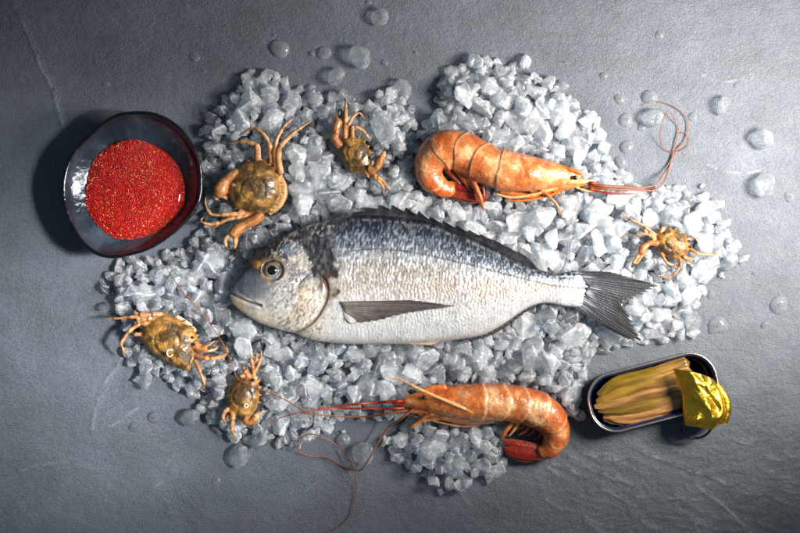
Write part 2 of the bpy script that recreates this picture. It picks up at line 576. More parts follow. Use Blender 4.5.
    cols = lin([(14, 16, 21), (25, 30, 38), (46, 54, 67), (82, 90, 102), (142, 142, 142), (160, 148, 136), (170, 157, 144), (190, 186, 182), (200, 198, 195)])
    col = np.stack([np.interp(tt, key, cols[:, k]) for k in range(3)], -1)
    # glints of the scale rows painted into the colour: streaks taller than wide
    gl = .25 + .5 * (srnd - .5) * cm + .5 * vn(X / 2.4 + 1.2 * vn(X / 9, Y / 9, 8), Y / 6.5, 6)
    gl2 = .3 + .6 * (srnd2 - .5) * cm + .4 * vn(X / 2.6, Y / 5.0, 16)
    body = sm(312, 350, X + 30 * (fbm(X / 10, Y / 7, 3, 5) - .5))[..., None]
    amp = np.interp(t, [0, .1, .25, .4, .7, 1], [.5, 1.0, 1.0, .55, .22, .12])[..., None]
    col *= 1 + body * amp * .6 * (gl[..., None] - .48) * 1.7
    col *= 1 - body * sc_w[..., None] * .28 * np.interp(t, [0, .3, .6, 1], [.9, .9, .6, .3])[..., None] * (sm(.30, .05, rim_) + sm(.8, .95, rim_))[..., None]
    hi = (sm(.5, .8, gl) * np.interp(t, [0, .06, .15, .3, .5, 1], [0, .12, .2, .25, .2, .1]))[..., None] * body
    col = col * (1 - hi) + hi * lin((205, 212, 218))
    dk = (sm(.5, .8, gl2) * np.interp(t, [0, .1, .3, .5, .7, 1], [.15, .2, .22, .16, .06, 0]))[..., None] * body
    col = col * (1 - dk) + dk * lin((24, 30, 40))
    f1 = vn(X / 1.25 + Y / 5.5, Y / 3.3, 61)
    f2 = vn(X / 1.2 + Y / 5.5 + 9, Y / 3.0, 67)
    fa = np.interp(t, [0, .08, .2, .4, .6, .8, 1], [.25, .6, .8, .75, .6, .35, .2])
    q1 = (sm(.52, .82, f1) * fa * .75)[..., None] * body
    col = col * (1 - q1) + q1 * (lin((22, 28, 38)) + (lin((96, 82, 74)) - lin((22, 28, 38))) * sm(.25, .42, t)[..., None])
    q2 = (sm(.55, .82, f2) * fa * .75 * np.interp(t, [0, .08, .22, .36], [.15, .3, .6, 1]))[..., None] * body  # fine bright flecks: scale glints painted into the colour
    col = col * (1 - q2) + q2 * lin((226, 228, 230))
    ln_ = (.3 * np.exp(-((Y - yt[:, None] - 5.5) / 1.1) ** 2) * sm(.4, .7, vn(X / 1.8, Y / 9, 63)) * sm(345, 360, X) * sm(545, 520, X))[..., None]
    col = col * (1 - ln_) + ln_ * lin((190, 192, 196))
    bw = (.2 * sm(.42, .5, t) * sm(.68, .56, t) * sm(.4, .7, fbm(X / 20, Y / 8, 3, 23)))[..., None] * body
    col = col * (1 - bw) + bw * lin((188, 160, 128))
    # head
    hx = (1 - body)
    n5 = fbm(X / 7, Y / 7, 4, 51)
    hk = [0, .12, .24, .36, .5, .68, .82, 1]
    hc = lin([(26, 30, 36), (44, 50, 58), (76, 82, 90), (100, 104, 109), (132, 131, 130), (170, 162, 154), (186, 178, 167), (198, 188, 172)])
    hcol = np.stack([np.interp(tt + .16 * (n5 - .5), hk, hc[:, k]) for k in range(3)], -1)
    # blue sheen painted onto the forehead, and cheek gold

    def blot(cx, cy, rx, ry, c, a, soft=.5, ns=.5):
        nonlocal hcol
        d = np.hypot((X - cx) / rx, (Y - cy) / ry) + ns * (n5 - .5) * 2
        w = (a * sm(1 + soft, 1 - soft, d))[..., None]
        hcol = hcol * (1 - w) + w * lin(c)
    blot(250, 287, 16, 12, (88, 91, 95), .85)
    hcol = hcol * (1 + .5 * (fbm(X / 2.2, Y / 2.2, 3, 55) - .5) * sm(275, 255, X))[..., None]
    blot(262, 300, 16, 8, (112, 112, 112), .5)
    blot(292, 250, 9, 6, (140, 152, 170), .7)
    blot(300, 262, 9, 10, (202, 188, 170), .7)
    blot(292, 280, 12, 10, (158, 154, 150), .7)
    blot(285, 300, 13, 12, (176, 170, 164), .7)
    blot(296, 274, 5, 16, (96, 92, 90), .5)
    blot(280, 292, 14, 4, (120, 116, 112), .45)
    blot(318, 270, 6, 12, (120, 112, 104), .5)
    blot(314, 299, 10, 16, (204, 190, 170), .8)
    blot(304, 292, 5, 10, (208, 160, 96), .4)
    blot(300, 316, 14, 9, (204, 172, 124), .4)
    blot(262, 318, 20, 7, (206, 188, 158), .6)
    blot(240, 304, 9, 6, (206, 176, 132), .8)
    blot(258.5, 264.3, 5, 4, (214, 146, 60), .9, .4, .3)
    blot(276, 257, 15, 4, (34, 32, 34), .85)
    blot(264, 268, 3, 6, (44, 34, 28), .6)
    blot(300, 226, 40, 8, (24, 28, 34), .5)
    frk = (sm(.48, .75, fbm(X / 1.6 + Y / 4, Y / 2.4, 2, 71)) * sm(258, 284, X) * .7)[..., None]
    hcol = hcol * (1 - frk) + frk * lin((226, 216, 202))
    frd = (sm(.5, .8, fbm(X / 1.7 + Y / 4, Y / 2.6, 2, 77)) * sm(256, 285, X) * .75)[..., None]
    hcol = hcol * (1 - frd) + frd * lin((84, 80, 78))
    col = col * (1 - hx) + hcol * hx
    # shoulder blotch

    def over(w, c):
        nonlocal col
        w = np.clip(w, 0, 1)[..., None]
        col = col * (1 - w) + w * lin(c)
    nd = fbm(X / 6, Y / 9, 4, 81)
    d = np.hypot((X - 325 - (Y - 262) * .22) / 13.5, (Y - 258) / 29)
    over(.95 * sm(1.2, .75, d + 1.3 * (nd - .5) + 1.6 * (fbm(X / 4, Y / 6, 4, 4) - .5)) * (.8 + .4 * vn(X / 2, Y / 5, 18)), (36, 35, 38))
    over(.5 * sm(1.5, .8, d) * sm(.5, .85, vn(X / 3.2, Y / 7, 14)), (110, 104, 102))
    d = np.hypot((X - 330) / 8, (Y - 288) / 14)
    over(.6 * sm(1.2, .6, d + 2.0 * (nd - .5)), (88, 60, 40))
    over(.75 * np.exp(-(d_g / 1.6) ** 2) * sm(282, 300, Y), (92, 66, 46))
    over(.35 * np.exp(-((d_g - 3) / 2.5) ** 2) * ~in_g * sm(282, 300, Y), (150, 120, 92))
    over(.8 * np.exp(-(d_l / .8) ** 2) * sm(334, 345, X) * (.5 + .5 * vn(X / 3, Y, 3)), (44, 46, 54))
    over(.7 * np.exp(-(d_m / 1.0) ** 2), (58, 48, 44))
    over(.55 * np.exp(-((d_m - 3.0) / 1.5) ** 2) * sm(238, 246, X) * (Y > 298), (206, 196, 184))
    over(.75 * sm(15, 12, de) * sm(9, 10.5, de) * sm(-16, 4, ex - X + ey - Y + 6), (58, 46, 38))  # brow shadow painted above and left of the eye
    over(.28 * sm(18, 14, de) * sm(.4, .65, n5), (196, 160, 110))
    over(.5 * sm(.93, 1, t) * sm(300, 345, X), (170, 150, 132))
    over(.4 * sm(520, 570, X) * sm(.5, .8, vn(X / 3, Y / 1.8, 35)), (236, 238, 240))
    over(.55 * sm(583, 588, X + 20 * (vn(X / 9, Y / 1.5, 5) - .5) + .35 * np.abs(Y - 287)), (104, 107, 114))
    V = fr(np.stack([X, Y, Z], -1).reshape(-1, 3))
    n, m = X.shape
    F = grid_faces(n, m, True).tolist()
    V = np.vstack([V, V[:m].mean(0), V[-m:].mean(0)])
    colf = np.vstack([np.clip(col, .004, .92).reshape(-1, 3), col[0].mean(0), col[-1].mean(0)])
    k = len(V) - 2
    for j in range(m):
        F.append([k, j, (j + 1) % m])
        F.append([k + 1, (n - 1) * m + (j + 1) % m, (n - 1) * m + j])
    solids.append(mk('body', V, F, M_fish, root, colf))

    def zat(x, y):
        i = int(np.argmin(np.abs(xs - x)))
        j = int(np.argmin(np.abs(Y[i, :300] - y)))
        return Z[i, j]

    # eye
    ez = zat(ex, ey) - 3.5
    r, h = 9.9, 5.4
    a = np.linspace(0, 1, 30)
    ph = np.linspace(0, 2 * np.pi, 48, endpoint=False)
    P, cc = [], []
    for q in a[1:]:
        for f in ph:
            P.append((ex + r * q * math.cos(f), ey + r * q * math.sin(f), ez + h * math.sqrt(max(1 - q * q * .95, 0))))
            st = vn(f * 6, q * 9, 4)
            if q < .86: c = lin((122, 106, 88)) * (1 - .25 * math.sin(-f)) * (1 - .55 * sm(.55, .36, q)) * (.6 + .8 * st)  # iris top darkened: upper eyelid shade painted in
            else: c = lin((84, 60, 38)) * (.5 + .6 * st)
            c = c * (1 - .45 * float(sm(.5, .95, np.array(q))))
            cc.append(c)
    V = fr(np.array(P))
    F = grid_faces(29, 48, True).tolist()
    V = np.vstack([V, fr([(ex, ey, ez + h)])])
    F += [[len(V) - 1, j, (j + 1) % 48] for j in range(48)]
    cc.append(cc[0])
    e = mk('eye', V, F, M_eye, root, np.array(cc))
    V, F = ball(fr([(ex - .6, ey, ez + h - 1.1)])[0], (4.7, 4.9, 1.7))
    mk('pupil', V, F, M_eye, e, np.broadcast_to(lin((8, 9, 12)), (len(V), 3)))

    # fins: thin ribbed sheets
    def fin(name, base, tip, nu, rays, zb, zt, c0, c1, jag=2., wave=1., thick=.5, nv=22, ridge=.7, lab=None, dark=.5, saw=0):
        B, Tp = cr(np.array(base, float), nu), cr(np.array(tip, float), nu)
        u = np.linspace(0, 1, nu)
        v_ = np.linspace(0, 1, nv)
        ray = .5 + .5 * np.cos(2 * np.pi * rays * u)
        if name == 'tail_fin': B = B + (Tp - B) * (.16 * (vn(u * 38, 0 * u, 5) - .5) + .06 * (vn(u * 90, 0 * u, 7) - .5))[:, None]
        ext = 1 - jag / 40 * (1 - ray) * 2 + .03 * (vn(u * 60, 0 * u, 3) - .5)
        if saw: ext = 1 - saw * ((rays * u) % 1) * (1 - .8 * sm(.55, .75, u)) * (.7 + .6 * vn(np.floor(rays * u) * 3.1, 0 * u, 8))
        G = B[:, None] + (Tp - B)[:, None] * (v_[None, :, None] * np.where(v_[None, :, None] > .0, 1 + (ext[:, None, None] - 1) * v_[None, :, None] ** 3, 1))
        zb_ = np.broadcast_to(zb, (nu,)) if np.ndim(zb) == 0 else np.interp(u, np.linspace(0, 1, len(zb)), zb)
        zt_ = np.broadcast_to(zt, (nu,)) if np.ndim(zt) == 0 else np.interp(u, np.linspace(0, 1, len(zt)), zt)
        Zz = zb_[:, None] * (1 - v_) + zt_[:, None] * v_ + ridge * (ray[:, None] - .5) * np.sin(np.pi * np.clip(v_ * .9 + .1, 0, 1)) + wave * np.sin(u[:, None] * 7 + v_ * 2.5) * v_
        tope = np.concatenate([G, (Zz + thick)[..., None]], -1).reshape(-1, 3)
        bote = np.concatenate([G, (Zz - thick)[..., None]], -1).reshape(-1, 3)
        F1 = grid_faces(nu, nv)
        F = F1.tolist() + (F1[:, ::-1] + nu * nv).tolist()
        rim = [i * nv for i in range(nu)] + [(nu - 1) * nv + j for j in range(1, nv)] + [i * nv + nv - 1 for i in range(nu - 2, -1, -1)] + [j for j in range(nv - 2, 0, -1)]
        for a_, b_ in zip(rim, rim[1:] + rim[:1]): F.append([b_, a_, a_ + nu * nv, b_ + nu * nv])
        w = np.broadcast_to(v_[None, :, None], (nu, nv, 1))
        c = lin(c0) * (1 - w) + lin(c1) * w
        st = (vn(u[:, None] * rays * 2.2, v_[None] * 3, 9))[..., None]
        c = c * (.55 + .9 * st) * (1 - dark * (1 - ray[:, None, None]))
        if name == 'tail_fin':
            ws = (sm(.30, .0, v_[None] + .12 * (vn(u[:, None] * 50, 0 * v_[None], 3) - .5)) * sm(.35, .7, vn(u[:, None] * 60, v_[None] * 2.5, 6)) * np.sin(np.pi * np.clip(u, .02, .98))[:, None] ** .5)[..., None] * .8
            c = c * (1 - ws) + ws * lin((196, 200, 205))
            bl = (.5 * sm(.45, .75, fbm(u[:, None] * 5, v_[None] * 4, 3, 31)))[..., None]
            c = c * (1 - bl) + bl * lin((24, 23, 25))
        if name == 'pectoral_fin': c = c * (.7 + .6 * vn(u[:, None] * 7, v_[None] * 4, 21))[..., None]
        c = np.vstack([c.reshape(-1, 3)] * 2)
        o = mk(name, fr(np.vstack([tope, bote])), F, M_fin_thin if name in ('pectoral_fin', 'dorsal_fin') else M_fin, root, np.clip(c, .003, .9))
        if lab: o['label'] = lab
        return o

    solids.append(fin('tail_fin', [(572, 270.5), (581, 275), (586, 284), (586, 294), (582, 301.5), (573, 307)],
        [(612, 272), (640, 280), (657, 285), (646, 293), (634, 298.5), (623.5, 304), (630, 316), (636, 330), (641.5, 340), (632, 341), (612, 331)], 190, 30,
        [30, 32.6, 33.6, 32.4, 29], [34, 36, 34, 33, 31, 29], (66, 68, 74), (38, 36, 37), 1.6, 1.3, ridge=.22, dark=.25))
    solids.append(fin('dorsal_fin', [(350, 217), (382, 217.5), (413, 221), (432, 225), (461, 235), (492, 249), (524, 265), (536, 270)],
        [(353, 213), (368, 207.5), (386, 204.5), (413, 209), (432, 217.5), (461, 227), (492, 239), (512, 249), (527, 256.5), (538, 268)], 320, 15,
        [36, 36, 36, 34, 32], [42, 46, 44, 38, 33], (66, 66, 70), (40, 38, 39), 4.0, .6, ridge=.5, dark=.3, saw=.42))
    solids.append(fin('anal_fin', [(468, 337), (486, 332), (503, 323), (524, 309), (536, 304)], [(472, 341), (488, 337), (506, 328), (526, 313), (538, 306.5)], 60, 13,
        [32, 30, 28, 27], [29, 26, 24, 24], (96, 92, 92), (38, 38, 42), 3, .4))
    solids.append(fin('pelvic_fin', [(346, 340), (352, 342)], [(434, 345), (440, 341)], 22, 5, 38, 40, (196, 160, 120), (186, 156, 128), 1.5, .4, dark=.3))
    # pectoral fin over the flank
    P1 = [(340, 301), (342, 304), (344, 308), (347, 312)]
    P2 = [(414, 299.5), (454, 305.2), (432, 309), (404, 313.5), (380, 319.5), (362, 322)]
    zz = [zat(400, 300) + 3.5, zat(445, 304) + 3.0, zat(420, 309) + 3.2, zat(395, 314) + 3, zat(365, 319) + 2.5]
    fin('pectoral_fin', P1, P2, 90, 17, [zat(341, 301) + 1, zat(347, 312) + 1.5], zz, (122, 112, 104), (72, 65, 62), 1.6, .5, ridge=.4, dark=.35)
    V, F = dome([(339, 302), (344, 299), (352, 301), (358, 309), (359, 319), (352, 323), (346, 319), (342, 311)], zat(348, 311) - 1.2, 2.6)
    mk('fin_base', fr(V), F, M_fin, root, np.broadcast_to(lin((172, 167, 163)), (len(V), 3)))


sea_bream()

# ---------------------------------------------------------------- crabs
SHELL, SHELL2, LEG, TIP, PALE, DARK = lin((94, 66, 27)), lin((136, 96, 42)), lin((162, 102, 50)), lin((196, 146, 98)), lin((214, 186, 152)), lin((58, 34, 16))


def crab(zoom, label, shell, limbs, claws, zb=16, h=15, extra=None, gaps=(), tint=1.0, eyes=(), rings=(), belly=None):
    x0, y0, k = zoom
    T = lambda P: [(x0 + p[0] / k, y0 + p[1] / k) + tuple(p[2:]) for p in P]
    sh = np.array(T(shell))
    c = sh.mean(0)
    fr = Fr(c[0], c[1], zb + 6, 0)
    root = empty('crab', fr, label, 'crab', 'small brown crabs laid on the ice')
    parts = []
    # teeth along the outline
    O = cr(sh, 90, True)
    V, F = dome(O + (O - c) * (.018 * np.sin(np.arange(90) * 2 * np.pi / 7.5))[:, None], zb + 5, h * .82, .65, p=(2.7, .55))
    for q_ in range(2, 46, 5):
        o_ = O[q_] - c
        o_ = o_ / np.hypot(*o_)
        tV, tF = tube([(*(O[q_] - o_ * 4), zb + 6.5), (*O[q_], zb + 6), (*(O[q_] + o_ * 2.6), zb + 5.5)], [2.2, 1.7, .5], 10, 8)
        parts.append((tV, tF, SHELL2 * .9))
    n = fbm(V[:, 0] / 7, V[:, 1] / 7, 4, int(x0))
    cv = SHELL * tint + (SHELL2 * 1.15 * tint - SHELL * tint) * sm(.4, .66, n)[:, None]
    cv = cv * (1 - .45 * sm(.52, .36, n))[:, None]
    rmax = np.hypot(*(sh - c).T).mean()
    cv = np.where((V[:, 2] < zb + 4.4)[:, None], PALE * .9, cv)
    parts.append((V, F, cv))
    if belly:
        for (P, R, col) in belly:
            P = T(P)
            V, F = tube([(p[0], p[1], zb + 3) for p in P], R, 24, 12, .8)
            parts.append((V, F, col))
    for P, R in limbs:
        R = [.74 * q_ * (1 - .25 * i_ / (len(R) - 1)) for i_, q_ in enumerate(R)]
        P = T(P)
        q = len(P)
        zs = [p[2] if len(p) > 2 else zb + np.interp(i / (q - 1), [0, .35, .7, 1], [7, 12, 9, 3]) for i, p in enumerate(P)]
        P3 = np.array([(p[0], p[1], z) for p, z in zip(P, zs)])
        # a limb is a row of segments that swell and narrow at the joints
        A = cr(np.column_stack([P3, np.interp(np.linspace(0, 1, q), np.linspace(0, 1, len(R)), R)]), 60)
        tpar = np.linspace(0, 1, 60)
        jo = np.linspace(0, 1, q)[1:-1]
        w = np.ones(60)
        for j in jo: w += .18 * np.exp(-((tpar - j + .05) / .035) ** 2) - .30 * np.exp(-((tpar - j - .015) / .022) ** 2)
        V, F = tube(A[:, :3], A[:, 3] * w, 60, 10, 1.1, False)
        t = np.r_[np.repeat(tpar, 10), 0, 1][:, None]
        nn = fbm(V[:, 0] / 5, V[:, 1] / 5, 3, 7)[:, None]
        cl = LEG * (1 - t) + TIP * t
        cl = cl * (.5 + 1.0 * nn)
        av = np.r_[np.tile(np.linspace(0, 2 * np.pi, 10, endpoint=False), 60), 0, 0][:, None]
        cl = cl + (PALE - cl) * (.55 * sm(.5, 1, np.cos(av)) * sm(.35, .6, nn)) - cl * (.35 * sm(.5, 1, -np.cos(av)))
        for j in jo: cl = cl * (1 - .35 * np.exp(-((t - j - .02) / .03) ** 2))
        cl = cl + (DARK * 1.4 - cl) * sm(.8, .97, t)
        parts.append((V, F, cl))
    for cl in claws:
        arm, ar, palm, pr, f1, f2, fr_ = cl
        zz = zb + 8
        arm, palm, f1, f2 = T(arm), T(palm), T(f1), T(f2)
        V, F = tube([(p[0], p[1], zz + 2) for p in arm], ar, 24, 12)
        parts.append((V, F, LEG * .85))
        V, F = tube([(p[0], p[1], zz + 2) for p in palm], pr, 24, 14, 1.15)
        n = fbm(V[:, 0] / 5, V[:, 1] / 5, 3, 9)[:, None]
        parts.append((V, F, LEG * (.7 + .6 * n)))
        for f in (f1, f2):
            V, F = tube([(p[0], p[1], zz + 1 - 1.5 * i) for i, p in enumerate(f)], np.linspace(fr_, .6, len(f)), 24, 10, 1.2)
            t = np.r_[np.repeat(np.linspace(0, 1, 24), 10), 0, 1][:, None]
            parts.append((V, F, np.where(t > .72, DARK, TIP * (1 - .3 * t))))

    def disp(V):
        wob = fbm(V[:, 0] / 4, V[:, 1] / 4, 3, 2) - .5
        big = fbm(V[:, 0] / 11, V[:, 1] / 11, 2, 6) - .5
        inside = inpoly(V[:, 0], V[:, 1], O) & (V[:, 2] > zb + 7)
        V = V.copy()
        g = np.exp(-(np.abs(np.hypot((V[:, 0] - c[0]) / 1.0, V[:, 1] - c[1]) - .45 * rmax) / 1.6) ** 2)
        V[:, 2] += np.where(inside, 1.1 * wob + .8 * big - .8 * g, .5 * wob)
        return V
    out, V, col = fuse(parts, .62, 3, disp)
    for gp in gaps:
        P, cc, w = gp
        P = np.array(T(P))
        d = dpoly(V[:, 0], V[:, 1], P)
        a = sm(w * 1.3, w * .7, d)[:, None]
        col = col * (1 - a) + a * cc
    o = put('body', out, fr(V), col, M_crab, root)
    solids.append(o)

    def topz(p):
        d = np.hypot(V[:, 0] - p[0], V[:, 1] - p[1])
        return V[d < 2.5, 2].max() if (d < 2.5).any() else zb + 8
    for p in eyes:
        p = T([p])[0]
        W, F = ball(fr([(p[0], p[1], topz(p) + .4)])[0], (1.5, 1.5, 1.5), 10, 12)
        mk('eye', W, F, M_eye, root, np.broadcast_to(lin((12, 9, 8)), (len(W), 3)))
    for p, r in rings:
        p = T([p])[0]
        a = np.linspace(.5, 5.6 if r > 2 else 6.7, 16)
        z = topz(p)
        W, F = tube(fr([(p[0] + r * math.cos(q), p[1] + r * 1.1 * math.sin(q), z + .3) for q in a]), np.full(16, .62), 30, 8)
        mk('worm_tube', W, F, M_white, root)
    return root


crab((190, 100, 3.331), 'largest crab, olive shell and raised orange legs, beside the roe bowl',
     [(180, 208), (240, 197), (285, 232), (302, 285), (296, 330), (268, 365), (232, 384), (190, 382), (150, 365), (130, 330), (127, 285), (150, 240)],
     [([(225, 200), (222, 155), (175, 140), (115, 147)], [5, 4.6, 3.2, .9]), ([(270, 210), (262, 140), (215, 95), (160, 119)], [4.2, 3.4, 3.0, .8]),
      ([(288, 230), (284, 155), (312, 92), (357, 49)], [4.6, 3.6, 2.8, .7]), ([(300, 245), (298, 165), (350, 108), (422, 58)], [5.4, 4.6, 3.2, .7]),
      ([(215, 372), (140, 380), (75, 382), (52, 345), (54, 312)], [4, 3.2, 2.6, 2.2, .7]), ([(205, 382), (130, 398), (95, 415), (62, 440)], [4, 3.0, 2.3, .7]),
      ([(120, 400), (75, 415), (38, 405), (48, 385)], [2.8, 2.3, 2.0, .8])],
     [([(160, 240), (135, 255), (112, 280)], [4.2, 5, 5], [(118, 268), (103, 300), (95, 318)], [5, 8, 6], [(95, 310), (85, 325), (100, 338)], [(105, 310), (118, 325), (125, 340)], 4),
      ([(240, 382), (215, 400), (185, 415)], [5, 5.5, 5], [(185, 415), (160, 432), (142, 450)], [4.5, 6, 5.5], [(140, 445), (118, 465), (122, 495), (132, 500)], [(150, 450), (152, 475), (146, 495), (136, 502)], 3.2)],
     zb=18, h=17, gaps=[([(134, 470), (134, 486)], lin((200, 188, 176)), 2.4), ([(148, 283), (150, 285)], lin((230, 210, 180)), 1.6)],
     eyes=[(138, 318), (152, 362)],
     belly=[([(296, 250), (312, 300), (298, 345), (262, 378)], [3.4, 4.2, 3.8, 2.6], lin((176, 134, 84)))])
crab((320, 90, 4.85), 'small crab above the bream with one dark-tipped claw pointing up',
     [(80, 280), (105, 238), (150, 222), (205, 240), (240, 290), (250, 350), (232, 402), (150, 400), (100, 345)],
     [([(120, 235), (124, 150), (125, 90), (126, 33)], [3.6, 3.6, 2.8, .8]), ([(130, 215), (138, 170), (185, 112), (226, 150)], [3, 2.6, 2.4, .6]),
      ([(155, 235), (160, 180), (210, 200), (254, 258)], [3.4, 3.4, 2.8, .7]), ([(230, 395), (285, 428), (325, 465), (346, 497)], [3.6, 3.4, 2.4, .6]),
      ([(240, 405), (280, 440), (305, 470), (311, 520)], [2.8, 2.6, 2.0, .5]), ([(215, 400), (232, 420), (238, 428)], [2.4, 2, 1])],
     [([(95, 275), (72, 240), (75, 205)], [4, 4.6, 4.4], [(75, 215), (80, 180), (92, 150)], [4.2, 5, 4.4], [(90, 150), (84, 115), (95, 92)], [(104, 150), (108, 118), (102, 95)], 2.6),
      ([(235, 380), (262, 385), (278, 365)], [3.8, 3.4, 3], [(272, 380), (288, 350), (300, 322)], [3.4, 4.6, 3.4], [(295, 330), (308, 305), (316, 282)], [(303, 335), (314, 312), (318, 286)], 2.2)],
     zb=17, h=12, gaps=[([(95, 102), (96, 130)], DARK, 2.3)], eyes=[(232, 372), (246, 330)], tint=1.05)
crab((610, 200, 5.923), 'small crab right of the bream tail with long spread legs',
     [(265, 220), (290, 180), (330, 165), (385, 178), (450, 222), (472, 285), (432, 338), (370, 350), (290, 308)],
     [([(275, 215), (195, 155), (130, 122), (44, 63)], [2.8, 2.4, 2.0, .5]), ([(265, 225), (215, 205), (200, 170), (198, 142)], [2.4, 2.0, 1.8, .6]),
      ([(270, 235), (220, 205), (160, 208), (104, 230)], [2.6, 2.2, 2.0, .6]), ([(300, 310), (330, 368), (372, 385), (412, 388)], [2.2, 2.2, 2.2, 1.8]),
      ([(410, 335), (412, 385), (375, 440), (320, 458), (258, 434)], [2.6, 2.6, 2.2, 2.0, .5]), ([(460, 280), (515, 316), (600, 322), (682, 290)], [2.8, 2.4, 2.0, .5]),
      ([(450, 220), (490, 220), (515, 245), (530, 272)], [1.8, 1.3, 1.1, .5]), ([(290, 195), (305, 170), (330, 158)], [2.4, 2.6, 1.5])],
     [([(275, 260), (240, 255), (215, 262)], [3, 3, 3], [(220, 262), (195, 285), (180, 315)], [2.8, 4, 3.8], [(178, 310), (150, 350), (125, 398)], [(190, 318), (172, 355), (132, 400)], 2.2),
      ([(430, 330), (440, 340), (448, 348)], [2.6, 2.6, 2.4], [(445, 345), (455, 348), (462, 352)], [2.2, 2.4, 2.2], [(455, 345), (485, 350), (500, 368)], [(448, 355), (462, 376), (498, 374)], 1.4)],
     zb=17, h=12, eyes=[(466, 245), (474, 275)], gaps=[([(458, 240), (466, 262)], lin((190, 110, 50)), 2.2)], tint=.95)
crab((95, 290, 4.843), 'wide crab at the lower left ice edge, pale ring on its shell',
     [(215, 200), (262, 150), (330, 112), (420, 150), (490, 205), (488, 290), (458, 385), (400, 378), (330, 338), (262, 292), (222, 245)],
     [([(240, 135), (195, 130), (110, 137), (12, 141)], [3.4, 2.6, 2.0, .5]), ([(300, 150), (195, 178), (135, 250), (140, 290), (157, 332)], [3.2, 3.2, 2.8, 2.4, .7]),
      ([(300, 130), (250, 140), (200, 155), (190, 182)], [4, 3.6, 3, 2]), ([(330, 118), (270, 118), (205, 118), (188, 98)], [3.4, 4, 4, 2.4]),
      ([(480, 310), (550, 330), (636, 310), (626, 242)], [3.6, 3.6, 3.2, .9]), ([(485, 340), (515, 400), (530, 462), (488, 497)], [3.2, 2.8, 2.4, .7]),
      ([(235, 215), (200, 215), (172, 230)], [3, 3, 1.4])],
     [([(480, 260), (500, 275), (520, 285)], [5, 4.6, 4], [(510, 285), (535, 283), (550, 285)], [3.6, 4.2, 3.6], [(545, 280), (570, 255), (602, 240)], [(550, 292), (585, 285), (604, 248)], 2.2)],
     zb=12, h=16, gaps=[([(555, 280), (590, 255)], DARK, 2.0)], rings=[((370, 302), 3.0)], eyes=[(478, 228), (486, 262)], tint=1.08,
     belly=[([(395, 128), (450, 165), (485, 200)], [2, 2.4, 2], PALE)])
crab((205, 335, 4.635), 'narrow crab below the bream head with claws folded under its pointed shell',
     [(108, 245), (140, 200), (190, 182), (240, 195), (252, 245), (242, 330), (195, 402), (150, 385), (110, 350), (95, 300)],
     [([(225, 200), (226, 155), (214, 110), (225, 75)], [3.4, 3, 2.6, 1.2]), ([(215, 185), (240, 155), (258, 110), (262, 55)], [3.2, 3.0, 2.6, .8]),
      ([(225, 140), (240, 110), (235, 85)], [2, 2.2, 1.2]), ([(110, 335), (88, 365), (90, 395), (108, 412)], [3.4, 3.4, 2.8, 1.2]), ([(125, 345), (130, 390), (128, 440), (146, 490)], [4, 4.4, 3.2, 1.0]),
      ([(200, 180), (170, 190), (140, 195)], [3, 2.6, 1.2])],
     [([(185, 385), (195, 398), (210, 402)], [4, 4, 3.6], [(205, 402), (228, 392), (240, 380)], [3.4, 4, 3.4], [(238, 380), (258, 362), (264, 342)], [(230, 376), (246, 362), (258, 345)], 2.2),
      ([(205, 195), (198, 180), (192, 172)], [3, 3, 2.6], [(195, 175), (188, 168), (184, 162)], [2.4, 3, 2.4], [(180, 165), (180, 150), (195, 142)], [(194, 168), (210, 158), (200, 146)], 1.5)],
     zb=16, h=13, rings=[((195, 324), 1.7)], eyes=[(228, 205), (170, 205)], tint=1.05)

